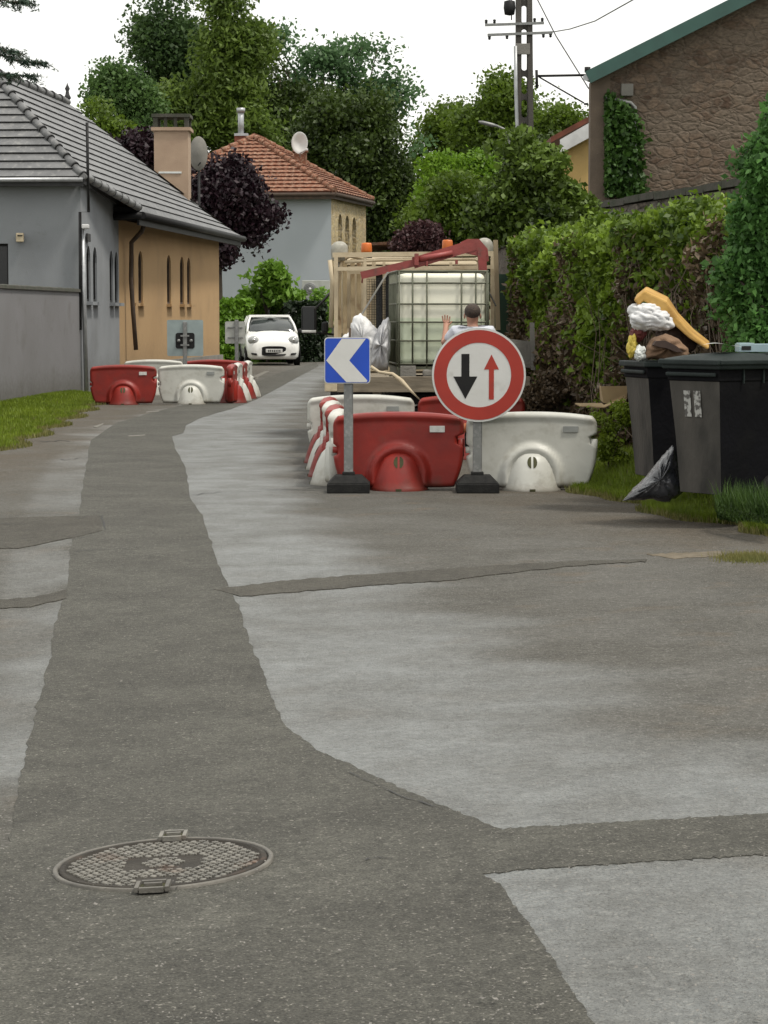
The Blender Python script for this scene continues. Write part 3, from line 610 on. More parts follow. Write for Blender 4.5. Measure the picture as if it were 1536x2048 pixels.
# ---------------------------------------------------------------- buildings
def wall_open(name, p0, p1, z0, z1, holes, m_, parent, depth=.22, wname='window', wm='glass_dark', fm='wood_win', top=None, sill=None, pane_d=None, bars=True):
    """wall from p0 to p1 (outside on the right hand when walking p0->p1), holes: (u0,u1,v0,v1,arched)"""
    p0 = Vector((p0[0], p0[1], 0)); p1 = Vector((p1[0], p1[1], 0)); ln = (p1-p0).length; u = (p1-p0)/ln; nrm = Vector((u.y, -u.x, 0))
    bm = bmesh.new(); outer = [(0, z0), (ln, z0)]+([(ln, z1), (0, z1)] if top is None else top)
    loops = [outer]
    for (a_, b_, c_, d_, ar) in holes:
        if ar:
            r = (b_-a_)/2; lp = [(a_, c_), (b_, c_)]+[(a_+r+r*math.cos(PI*k/8), d_-r+r*math.sin(PI*k/8)) for k in range(9)]
        else: lp = [(a_, c_), (b_, c_), (b_, d_), (a_, d_)]
        loops.append(lp)
    es = []
    for lp in loops:
        vs = [bm.verts.new(p0+u*q[0]+Vector((0, 0, q[1]))) for q in lp]; es += [bm.edges.new((vs[i], vs[(i+1) % len(vs)])) for i in range(len(vs))]
    bmesh.ops.triangle_fill(bm, use_beauty=True, edges=es)
    mb = MB(); bm.verts.index_update(); mb.add([v.co.copy() for v in bm.verts], [[v.index for v in f.verts] for f in bm.faces]); bm.free()
    for lp in loops[1:]:
        n_ = len(lp); A = [p0+u*q[0]+Vector((0, 0, q[1])) for q in lp]; B = [v-nrm*depth for v in A]
        mb.add(A+B, [(i, (i+1) % n_, (i+1) % n_+n_, i+n_) for i in range(n_)])
    wobj = mb.build(name, m_, parent, world=True)
    pd = pane_d or depth*.8
    for lp, (a_, b_, c_, d_, ar) in zip(loops[1:], holes):
        fr = MB(); n_ = len(lp); cx = (a_+b_)/2; cz = (c_+d_)/2
        def PT(q, dd): return p0+u*q[0]+Vector((0, 0, q[1]))-nrm*dd
        inn = [(cx+(q[0]-cx)*(1-.09/(b_-a_)), cz+(q[1]-cz)*(1-.10/(d_-c_))) for q in lp]
        A = [PT(q, pd-.04) for q in lp]; B = [PT(q, pd-.04) for q in inn]; D_ = [PT(q, pd+.01) for q in inn]
        fr.add(A+B+D_, [(i, (i+1) % n_, (i+1) % n_+n_, i+n_) for i in range(n_)]+[(i+n_, (i+1) % n_+n_, (i+1) % n_+2*n_, i+2*n_) for i in range(n_)])
        if bars: fr.bar(PT((cx, c_), pd-.02), PT((cx, d_), pd-.02), .035, .03)
        fo = fr.build(wname, M[fm], parent, world=True)
        pn = MB(); pn.add([PT(q, pd) for q in lp], [tuple(range(n_))]); po = pn.build('pane', M[wm], fo, recalc=False)
        inv = Matrix.LocRotScale(parent.location, parent.rotation_euler, None).inverted()
        for v in po.data.vertices: v.co = inv @ v.co
        if sill:
            sb = MB(); sb.bar(PT((a_-.06, c_-.04), -.05), PT((b_+.06, c_-.04), -.05), .16, .07); s_ = sb.build('sill', M[sill], fo)
            for v in s_.data.vertices: v.co = inv @ v.co
    return wobj
def on_wall(px, p0, p1):
    k = (px-768)/F; dx, dy = p1[0]-p0[0], p1[1]-p0[1]; t_ = (k*p0[1]-p0[0])/(dx-k*dy); return t_*math.hypot(dx, dy)
def zat(py, Y): return P(768, py, Y).z
def courses(mb, Lf, Rf, n, nrm, thick=.035, m=8, wave=0, wn=0, mi=0, me_=1, lap=.02):
    """rows of roof tiles between two edge curves Lf(t), Rf(t), t 0 at eaves, 1 at ridge"""
    nrm = Vector(nrm).normalized()
    for i in range(n):
        t0, t1 = i/n, (i+1)/n; a0, b0, a1, b1 = Vector(Lf(t0)), Vector(Rf(t0)), Vector(Lf(t1)), Vector(Rf(t1))
        lo = []; hi = []; ln = (b0-a0).length
        for k in range(m+1):
            q = k/m; wv = wave*abs(math.sin(q*ln*PI/wn)) if wave else 0; jt = random.uniform(0, .006)
            lo.append(a0.lerp(b0, q)+nrm*(thick+wv+jt)); hi.append(a1.lerp(b1, q)+nrm*(.006+wv*.6))
        mb.add(lo+hi, [(k, k+1, m+2+k, m+1+k) for k in range(m)], mi)
        bt = [p-nrm*(thick+wave) for p in lo]
        mb.add(bt+lo, [(k, k+1, m+2+k, m+1+k) for k in range(m)], me_)
def V3(*a_): return Vector(a_)
# ---- left house
def left_house():
    K0, K1, K2 = (-6.1, 47.6), (-6.06, 54.0), (-4.75, 68.0); KW = (-10.4, 47.6); K3 = (-9.6, 68.5)
    t = thing('house', 'low grey and tan rendered house with dark slate hipped roof and slit windows', 'house', (-6.1, 47.6, 0))
    def hs(lst, a_, b_, zb=1.86, zt=2.93, wdt=None): 
        out = []
        for x0, x1 in lst:
            u0, u1 = on_wall(x0, a_, b_), on_wall(x1, a_, b_); out.append((u0, u1, zb, zt, True))
        return out
    wall_open('front_wall', KW, K0, -.2, 4.22, [(1.9, 2.83, zat(580, 47.6), zat(487, 47.6), False)], M['render_grey'], t, fm='dark_metal')
    wall_open('side_wall', K0, K1, -.2, 4.22, hs([(176, 184), (189, 197), (222, 229), (232, 239)], K0, K1, 1.85, 3.0), M['render_grey'], t, .10, sill='render_grey', fm='dark_metal', bars=False)
    o = wall_open('side_wall', K1, K2, -.2, 4.25, hs([(264, 271), (279, 288), (336, 344), (362, 370), (376, 383)], K1, K2, 1.86, 3.1), M['render_tan'], t, .10, sill='render_tan', fm='wood_dark', bars=False)
    o['label'] = 'tan rendered side wall'
    mb = MB(); mb.bar((K1[0]+.04, K1[1]+.05, .22), (K2[0]+.04, K2[1], .22), .14, .44); mb.build('plinth', M['concrete'], t, world=True)
    mb = MB(); mb.add([(*K2, -.2), (*K3, -.2), (*K3, 4.2), (*K2, 4.2)], [(0, 1, 2, 3)]); mb.add([(*K3, -.2), (*KW, -.2), (*KW, 4.2), (*K3, 4.2)], [(0, 1, 2, 3)]); mb.build('rear_wall', M['render_tan'], t, world=True)
    A, B, Cc, Dd, E_ = V3(-8.27, 49.8, 6.66), V3(-7.42, 55.7, 6.52), V3(-4.2, 69, 3.86), V3(-5.5, 53, 3.86), V3(-6.0, 47.25, 4.30)
    zs, ze = 3.86, 6.6
    def Lf(q):
        if q < .16: return Dd.lerp(E_, q/.16)
        return E_.lerp(A, (q-.16)/.84)
    def Rf(q):
        p = Cc.lerp(B, q); p.z -= .22*math.sin(PI*q)*(1-q)*.8; return p
    def Lf2(q):
        p = Lf(q); return p
    mb = MB(); courses(mb, Lf2, Rf, 15, (.70, -.05, .70), .034, 30); mb.build('roof', [M['slate'], M['slate_edge']], t, world=True)
    W0 = V3(-10.6, 47.25, 4.28)
    mb = MB(); courses(mb, lambda q: W0.lerp(A+V3(-.3, 0, 0), q), lambda q: E_.lerp(A, q), 14, (0, -.72, .69), .045, 12); o = mb.build('roof', [M['slate'], M['slate_edge']], t, world=True); o['label'] = 'dark front hip of the roof'
    mb = MB(); mb.add([A, B, V3(-9.9, 68.8, 4.1), W0], [(0, 1, 2, 3)]); mb.add([B, Cc, V3(-9.9, 68.8, 4.1)], [(0, 1, 2)]); mb.build('rear_roof', M['slate'], t, world=True)
    # hip and ridge tiles, short overlapping tubes
    for nm, pts in (('hip_tiles', [Dd+V3(.02, -.25, .06), E_, A]), ('ridge_tiles', [A, B])):
        mb = MB()
        for a_, b_ in zip(pts, pts[1:]):
            n_ = max(1, int((b_-a_).length/(.34 if abs(b_.z-a_.z) > 1 else .62)))
            for k in range(n_):
                p = a_.lerp(b_, k/n_); q = a_.lerp(b_, (k+1.08)/n_); mb.tube([p+V3(0, 0, .05), q+V3(0, 0, .03)], [.088, .070], 10)
                mb.tube([p+V3(0, 0, .05)-(q-p)*.04, p+V3(0, 0, .05)+(q-p)*.03], .092, 10, mi=1)
        mb.build(nm, [M['slate'], M['slate_edge']], t, world=True)
    mb = MB(); mb.lathe([(.05, 0), (.09, .04), (.05, .12), (.035, .2), (.06, .26), (.02, .34), (.001, .4)], 10, B+V3(0, 0, .08)); mb.build('finial', M['slate_edge'], t, world=True)
    mb = MB(); mb.tube([Dd+V3(.1, -.15, -.07), Cc+V3(.1, .1, -.07)], .085, 12); mb.tube([V3(-6.05, 53.0, 3.78), Dd+V3(.1, -.1, -.07)], .08, 10); mb.build('gutter', M['dark_metal'], t, world=True)
    mb = MB(); mb.bar(Dd+V3(.0, -.05, -.16), Cc+V3(0, 0, -.16), .05, .24); mb.add([Dd+V3(0, 0, -.25), Cc+V3(0, 0, -.25), V3(-4.8, 68.2, 3.75), V3(-6.1, 53.6, 3.75)], [(0, 1, 2, 3)]); mb.box((-5.8, 53.1, 3.84), (.55, .1, .3)); mb.build('fascia', M['dark_metal'], t, world=True)
    mb = MB(); mb.tube([W0+V3(0, -.03, -.04), E_+V3(0, -.03, -.04)], .05, 8); mb.build('gutter', M['zinc'], t, world=True)
    mb = MB(); mb.bar(W0+V3(0, .03, -.10), E_+V3(0, .03, -.12), .06, .10); mb.bar(E_+V3(0, 0, -.08), V3(-6.0, 53.0, 4.1), .06, .10); mb.build('fascia', M['slate_edge'], t, world=True)
    p1 = P(289, 446, 54.2); mb = MB(); mb.tube([p1, P(284, 462, 54.4), P(263, 485, 54.6), P(262, 560, 54.6), P(266, 620, 54.6), P(272, 700, 54.6)], .055, 8); mb.build('downpipe', M['wood_dark'], t, world=True)
    mb = MB(); mb.tube([P(165, 455, 47.45), P(168, 600, 47.45), P(173, 786, 47.45)], .045, 8); mb.build('downpipe', M['zinc'], t, world=True)
    mb = MB(); mb.tube([P(161, 660, 47.4), P(160, 424, 47.4), P(177, 424, 47.4), P(174, 245, 47.3)], .032, 6); mb.build('antenna_mast', M['dark_metal'], t, world=True)
    mb = MB(); mb.box(P(40, 475, 47.5), (.15, .10, .18), bev=.015); mb.box(P(40, 471, 47.44), (.10, .02, .02), mi=1); mb.build('alarm_box', [M['cream_paint'], M['dark_metal']], t, world=True)
    mb = MB(); mb.box(P(171, 453, 47.4), (.14, .16, .09), bev=.02); mb.tube([P(168, 455, 47.5), P(168, 462, 47.5)], .03, 8); mb.build('security_camera', M['window_white'], t, world=True)
    mb = MB(); mb.box((-6.05, 48.4, 3.15), (.04, .5, .16), bev=.01); mb.build('number_plate', M['slate_edge'], t, world=True)
    # chimney
    c = V3((349-768)/F*64.5, 64.5, 0); zt = zat(262, 64.5); zc = zat(236, 64.5)
    mb = MB(); mb.box((c.x, c.y, (3.2+zt)/2), (.92, .9, zt-3.2)); mb.box((c.x, c.y, zt+.02), (1.06, 1.04, .09)); mb.box((c.x-.03, c.y-.46, zat(347, 64.5)), (.62, .03, .05), mi=1)
    ch = mb.build('chimney', [M['render_beige'], M['paper']], t, world=True)
    inv = t.location
    mb = MB(); mb.box((c.x, c.y, zc+.03), (1.04, 1.0, .09))
    for i in (-1, 1):
        for j in (-1, 1): mb.box((c.x+i*.42, c.y+j*.4, (zt+zc)/2+.03), (.12, .12, zc-zt-.04))
    for i in (-.15, .12): mb.box((c.x+i, c.y-.38, (zt+zc)/2+.03), (.09, .09, zc-zt-.04))
    o = mb.build('chimney_cap', M['coping'], ch)
    for v in o.data.vertices: v.co = v.co-inv
    mb = MB(); mb.bar((c.x+.50, 65.3, zat(412, 65)), (c.x-.38, 63.0, zat(347, 62.5)), .3, .05); mb.build('chimney_flashing', M['slate'], t, world=True)
left_house()
# dish behind the chimney
t = thing('satellite_dish', 'dull grey satellite dish showing just right of the tan chimney', 'satellite dish', P(398, 420, 70))
mb = MB(); mb.lathe([(1e-3, -.09), (.16, -.07), (.32, -.02), (.42, .04), (.44, .05), (.42, .055), (.3, -.0), (1e-3, -.07)], 24, V3(0, -.1, 1.65), axis='Y', sx=.62, sy=1.15); mb.build('reflector_dish', M['concrete'], t)
mb = MB(); mb.tube([(0, .1, -3.5), (0, .1, 1.7)], .035, 8); mb.tube([(0, -.2, 1.3), (.1, -.6, 1.35)], .02, 6); mb.build('mast', M['dark_metal'], t)
# garden wall
t = thing('garden_wall', 'smooth grey rendered garden wall with a worn coping beside the grass strip', 'wall', (-6.1, 47.4, 0))
def gwp(y, z, o=0): return V3(-6.12-(47.4-y)*.052-o, y, z)
mb = MB(); mb.hexa([gwp(20, -.3), gwp(47.5, -.3), gwp(47.5, -.3, .2), gwp(20, -.3, .2)], [gwp(20, 2.0), gwp(47.5, 2.03), gwp(47.5, 2.03, .2), gwp(20, 2.0, .2)]); mb.build('wall', M['garden_render'], t, world=True)
mb = MB()
for i in range(27): y0 = 20+i*1.018; mb.hexa([gwp(y0, 2.0+.001*i, -.04), gwp(y0+1.01, 2.001+.001*i, -.04), gwp(y0+1.01, 2.001+.001*i, .24), gwp(y0, 2.0+.001*i, .24)], [gwp(y0, 2.055+.001*i, -.03), gwp(y0+1.01, 2.06+.001*i, -.03), gwp(y0+1.01, 2.09+.001*i, .24), gwp(y0, 2.09, .24)])
mb.build('coping', M['coping'], t, world=True)
# ---- red roofed house
def red_house():
    Y0 = 90.0; q0 = P(663, 700, Y0); e_z = zat(388, Y0)
    A0 = (q0.x, Y0); A1 = ((732-768)/F*98.0, 98.0); W0 = (q0.x-7.2, Y0+1.2); W1 = (A1[0]-7.2, 99.2)
    t = thing('house', 'two storey house with red clay tiled hip roof and pale grey gable wall', 'house', (q0.x, Y0, 0))
    wall_open('front_wall', W0, A0, -.3, e_z, [], M['render_white_grey'], t)
    def hh(x0, x1): return (on_wall(x0, A0, A1), on_wall(x1, A0, A1), zat(510, 93), zat(430, 93), True)
    wall_open('side_wall', A0, A1, -.3, e_z, [hh(677, 685), hh(691, 699), hh(705, 713)], M['stone_yellow'], t, .25, fm='wood_dark', sill='stone_yellow')
    mb = MB(); mb.add([(*A1, -.3), (*W1, -.3), (*W1, e_z), (*A1, e_z)], [(0, 1, 2, 3)]); mb.add([(*W1, -.3), (*W0, -.3), (*W0, e_z), (*W1, e_z)], [(0, 1, 2, 3)]); mb.build('rear_wall', M['render_white_grey'], t, world=True)
    ap = P(508, 276, 94.0); ap2 = ap+V3(.35, 2.6, 0)
    er = P(664, 384, Y0-.5)+V3(.1, 0, 0); el = V3(er.x-7.9, Y0+.8, er.z); fr = P(746, 402, 98.6); fl = V3(fr.x-8, 99.5, fr.z)
    mb = MB(); courses(mb, lambda q: el.lerp(ap, q), lambda q: er.lerp(ap, q), 15, (0, -.6, .8), .05, 46, .035, .30); mb.build('roof', [M['terracotta'], M['terracotta_dark']], t, world=True)
    mb = MB(); courses(mb, lambda q: er.lerp(ap, q), lambda q: fr.lerp(ap2, q), 15, (.6, 0, .8), .05, 46, .035, .30); mb.build('roof', [M['terracotta'], M['terracotta_dark']], t, world=True)
    mb = MB(); mb.add([ap, ap2, fl, el], [(0, 1, 2, 3)]); mb.add([ap2, fr, fl], [(0, 1, 2)]); mb.build('rear_roof', M['terracotta'], t, world=True)
    mb = MB()
    for a_, b_ in ((er, ap), (el, ap), (ap, ap2), (fr, ap2)):
        n_ = int((b_-a_).length/.4)
        for k in range(n_): mb.tube([a_.lerp(b_, k/n_)+V3(0, 0, .07), a_.lerp(b_, (k+1.1)/n_)+V3(0, 0, .05)], [.13, .10], 8)
    mb.build('ridge_tiles', M['terracotta'], t, world=True)
    mb = MB()
    for a_, b_ in ((el, er), (er, fr)): mb.tube([a_+V3(0, -.05, -.08), b_+V3(.03, 0, -.08)], .08, 8)
    mb.build('gutter', M['wood_dark'], t, world=True)
    mb = MB(); mb.add([el+V3(0, 0, -.1), er+V3(0, 0, -.1), fr+V3(0, 0, -.1), fl+V3(0, 0, -.1)], [(0, 1, 2, 3)]); mb.bar(el+V3(0, .03, -.16), er+V3(-.03, .03, -.16), .06, .2); mb.bar(er+V3(-.04, 0, -.16), fr+V3(-.04, 0, -.16), .06, .2); mb.build('soffit', M['wood_dark'], t, world=True)
    c = P(601, 325, 95.5); mb = MB(); mb.box((c.x, c.y, c.z-.1), (.5, .5, 1.1)); mb.box((c.x, c.y, c.z+.45), (.6, .6, .08)); mb.build('chimney', M['terracotta'], t, world=True)
    c = P(482, 276, 95.5); zt = zat(216, 95.5); mb = MB(); mb.box((c.x, c.y, c.z-.5), (.5, .5, 1.2), mi=1); mb.box((c.x+.02, c.y, c.z+.12), (.55, .55, .1)); mb.tube([(c.x, c.y, c.z), (c.x, c.y, zt)], .12, 12); mb.tube([(c.x, c.y, zt-.18), (c.x, c.y, zt)], .17, 12); mb.build('metal_flue', [M['zinc'], M['terracotta_dark']], t, world=True)
    # low outbuilding roof to the right
    a_ = P(742, 488, 99); b_ = P(786, 497, 99.5); mb = MB(); mb.bar(a_, b_, 3, .12); mb.build('porch_roof', M['terracotta'], t, world=True)
    mb = MB(); mb.box(((a_.x+b_.x)/2-.1, 99.6, a_.z/2-.2), (.7, 2.2, a_.z-.3)); mb.build('porch_wall', M['wood_dark'], t, world=True)
    d = thing('satellite_dish', 'pale round satellite dish mounted on the red chimney', 'satellite dish', P(600, 304, 95))
    mb = MB(); mb.lathe([(1e-3, .10), (.16, .085), (.30, .04), (.40, -.04), (.41, -.05), (.40, -.06), (.28, .02), (1e-3, .08)], 24, V3(0, -.35, .33), axis='Y', sx=.8, sy=1.08); mb.build('reflector_dish', M['sign_white'], d)
    mb = MB(); mb.tube([(0, 0, -.2), (0, -.1, .3), (0, -.25, .33)], .03, 8); mb.tube([(0, -.4, -.08), (.28, -.8, .02)], .02, 6); mb.build('mast', M['zinc'], d)
    mb = MB(); mb.box((.3, -.83, .04), (.09, .12, .09), bev=.02); mb.build('receiver_head', M['window_white'], d)
    a_ = thing('air_conditioner', 'white outdoor air conditioning unit on the pale grey house wall', 'air conditioner', P(632, 596, 89.2))
    mb = MB(); mb.box((0, 0, .33), (1.05, .38, .66), bev=.02); mb.build('casing', M['sign_back_pale'], a_)
    mb = MB(); mb.lathe([(.05, 0), (.24, 0), (.26, .02)], 24, (-.22, -.20, .34), axis='Y'); 
    for k in range(3): mb.lathe([(.08+.06*k, -.012), (.09+.06*k, -.02), (.10+.06*k, -.012)], 24, (-.22, -.20, .34), axis='Y')
    mb.build('fan_grille', M['galv'], a_)
    mb = MB(); mb.lathe([(1e-3, -.03), (.05, -.025), (.055, 0)], 12, (-.22, -.205, .34), axis='Y'); mb.build('fan_hub', M['window_white'], a_)
    for s_ in (-.4, .4): MB().bar((s_, .1, -.02), (s_, .6, -.02), .05, .05).build('bracket', M['galv'], a_)
red_house()
# low beige wall and gate pier near the far hedge
t = thing('low_wall', 'short dirty beige rendered wall between the white car and the lorry', 'wall', (-2.6, 84, 0))
mb = MB(); mb.box((.15, 0, .58), (2.0, .22, 1.16)); mb.build('wall', M['concrete'], t)
mb = MB(); mb.box((.15, 0, 1.19), (2.08, .3, .07)); mb.build('coping', M['coping'], t)
# ---- barn, retaining wall, terrace
def right_side():
    tz = 3.3
    path = [V3(3.0, 66, 0), V3(3.55, 39, 0), V3(4.75, 33, 0), V3(6.6, 24, 0), V3(8.0, 14, 0)]
    mb = MB(); mb.add([(p.x+.2, p.y, tz) for p in path]+[(40, 14, tz), (40, 66, tz)], [tuple(range(7))]); mb.add([(3.2, 66, tz), (40, 66, tz), (40, 66, -1), (3.2, 66, -1)], [(0, 1, 2, 3)])
    struct(mb.build('terrace', M['soil']))
    t = thing('retaining_wall', 'tall rubble stone retaining wall with dark coping above the hedge', 'wall', path[1])
    mb = MB(); mc = MB()
    for a_, b_ in zip(path, path[1:]):
        n_ = (b_-a_).normalized(); n_ = V3(-n_.y, n_.x, 0)*.35
        mb.hexa([a_, b_, b_+n_, a_+n_], [a_+V3(0, 0, tz), b_+V3(0, 0, tz), b_+n_+V3(0, 0, tz), a_+n_+V3(0, 0, tz)])
        k = max(2, int((b_-a_).length/.7))
        for i in range(k):
            p = a_.lerp(b_, i/k); q = a_.lerp(b_, (i+.97)/k); z = tz+.003*(i % 2)+random.uniform(0, .03); o_ = n_*-.15
            mc.hexa([p+o_+V3(0, 0, z), q+o_+V3(0, 0, z), q+n_*1.1+V3(0, 0, z), p+n_*1.1+V3(0, 0, z)], [p+o_+V3(0, 0, z+.10), q+o_+V3(0, 0, z+.11), q+n_*1.1+V3(0, 0, z+.14), p+n_*1.1+V3(0, 0, z+.14)])
    mb.build('wall', M['stone_wall'], t, world=True); mc.build('coping', M['coping'], t, world=True)
    # barn
    YB = 39.5; xc = (1215-768)/F*YB; eL = P(1173, 150, YB-.3); ap = V3(10.2, YB-.3, eL.z+.497*(10.2-eL.x))
    b = thing('barn', 'old brown rubble stone barn with a green sheet metal roof edge', 'barn', (xc, YB, tz))
    ln = 13.2
    wall_open('gable_wall', (xc, YB), (xc+ln, YB), tz-.4, 0, [], M['stone_brown'], b, top=[(ln, eL.z+.497*(10.2-eL.x)-.497*(xc+ln-10.2)-.15), (10.2-xc, ap.z-.15), (0, eL.z+.497*(xc-eL.x)-.12)])
    xl = P(1180, 300, YB).x
    mb = MB(); mb.hexa([(xl, YB-.03, tz-.4), (xc, YB-.03, tz-.4), (xc, YB+.3, tz-.4), (xl, YB+.3, tz-.4)], [(xl, YB-.03, eL.z+.497*(xl-eL.x)-.13), (xc, YB-.03, eL.z+.497*(xc-eL.x)-.13), (xc, YB+.3, eL.z+.497*(xc-eL.x)-.13), (xl, YB+.3, eL.z+.497*(xl-eL.x)-.13)]); mb.build('corner_pilaster', M['render_brown'], b, world=True)
    mb = MB(); mb.add([(xl+.02, YB+.3, tz-.4), (xl+3, YB+9, tz-.4), (xl+3, YB+9, eL.z), (xl+.02, YB+.3, eL.z)], [(0, 1, 2, 3)]); mb.build('side_wall', M['stone_brown'], b, world=True)
    mb = MB(); rt = V3(17.6, YB-.3, ap.z-.497*7.4)
    for a_, c_ in ((eL, ap), (ap, rt)):
        d = (c_-a_).normalized(); n_ = V3(-d.z, 0, d.x)
        mb.hexa([a_, c_, c_+V3(3.5, 9.5, 0), a_+V3(3.5, 9.5, 0)], [a_+n_*.05, c_+n_*.05, c_+V3(3.5, 9.5, 0)+n_*.05, a_+V3(3.5, 9.5, 0)+n_*.05])
        mb.hexa([a_-n_*.15+V3(0, -.04, 0), c_-n_*.15+V3(0, -.04, 0), c_-n_*.15, a_-n_*.15], [a_+n_*.06+V3(0, -.04, 0), c_+n_*.06+V3(0, -.04, 0), c_+n_*.06, a_+n_*.06])
    mb.build('roof', M['teal_sheet'], b, world=True)
    mb = MB(); mb.tube([eL+V3(.0, 0, -.04), eL+V3(3.2, 9, -.04)], .06, 8); mb.build('gutter', M['zinc'], b, world=True)
    mb = MB(); mb.box(P(1254, 180, YB-.06), (.20, .12, .20), bev=.01); mb.build('junction_box', M['concrete'], b, world=True)
    mb = MB(); mb.tube([P(1212, 195, YB-.1), P(1262, 206, YB-.1), P(1270, 214, YB-.1), P(1271, 300, YB-.1), P(1273, 384, YB-.1)], .032, 8); mb.tube([P(1230, 200, YB-.1), P(1228, 222, YB-.1)], .014, 6); mb.build('downpipe', M['galv'], b, world=True)
    mb = MB(); mb.tube([P(1175, 145, YB-.1), P(1175, 134, YB-.1)], .05, 8); mb.tube([P(1076, 152, YB), P(1178, 150, YB)], .022, 6); mb.tube([P(1078, 154, YB), P(1168, 206, YB)], .014, 6); mb.tube([P(1073, 140, YB), P(1074, 176, YB)], .026, 6); mb.tube([P(1168, 208, YB), P(1176, 208, YB)], .02, 6); mb.build('wire_bracket', M['dark_metal'], b, world=True)
    # ivy
    iv = thing('ivy', 'dark green ivy climbing the left end of the barn gable', 'ivy', (xc+.3, YB-.1, tz))
    c = []
    for _ in range(6500):
        u_ = random.random()**1.4; px = 1209+u_*(64+30*noise.noise(Vector((u_*3, random.random()*0, 2)))+22*math.sin(random.choice((0, 1, 2, 3, 4))*2.1))+random.gauss(0, 5); py = random.uniform(195+60*u_*u_+random.gauss(0, 8), 392)
        if px < 1211: continue
        p = P(px, py, YB-.04-abs(random.gauss(0, .10))); c.append((p.x-iv.location.x, p.y-iv.location.y, p.z-tz))
    npmesh('foliage', leafquads(np.array(c), .07, 1.3), 4, M['lf_ivy'], iv)
    mb = MB()
    for k in range(6): mb.tube([P(1218+k*9, 392, YB-.03), P(1222+k*8, 310, YB-.03), P(1217+k*7, 240, YB-.03)], [.03, .02, .01], 5)
    mb.build('stem', M['twig'], iv, world=True)
    # yellow house behind
    Y = 52.0; hx0, hx1 = (1100-768)/F*Y, (1230-768)/F*Y
    h = thing('house', 'small yellow rendered house with white verge and red roof behind the barn', 'house', ((hx0+hx1)/2, Y, tz))
    rt_ = P(1222, 238, Y); lf = P(1118, 296, Y); 
    wall_open('gable_wall', (hx0, Y), (hx1, Y), tz-.5, 0, [], M['render_yellow'], h, top=[(hx1-hx0, rt_.z-.05), (0, lf.z-.05)])
    mb = MB(); mb.add([(hx0, Y, tz-.5), (hx0, Y+6, tz-.5), (hx0, Y+6, lf.z), (hx0, Y, lf.z)], [(0, 1, 2, 3)]); mb.build('side_wall', M['render_yellow'], h, world=True)
    mb = MB(); mb.hexa([lf+V3(0, -.3, -.14), rt_+V3(0, -.3, -.16), rt_+V3(0, -.22, -.16), lf+V3(0, -.22, -.14)], [lf+V3(0, -.3, .16), rt_+V3(0, -.3, .18), rt_+V3(0, -.22, .18), lf+V3(0, -.22, .16)]); mb.add([lf+V3(0, -.22, -.1), rt_+V3(0, -.22, -.1), rt_+V3(0, .0, -.1), lf+V3(0, 0, -.1)], [(0, 1, 2, 3)]); mb.build('bargeboard', M['window_white'], h, world=True)
    mb = MB(); l2 = lf+V3(-.2, -.25, .10); r2 = rt_+V3(0, -.25, .19); mb.hexa([l2, r2, r2+V3(.0, 6.5, 0), l2+V3(0, 6.5, 0)], [l2+V3(0, 0, .12), r2+V3(0, 0, .12), r2+V3(0, 6.5, .12), l2+V3(0, 6.5, .12)]); mb.build('roof', M['terracotta_dark'], h, world=True)
right_side()
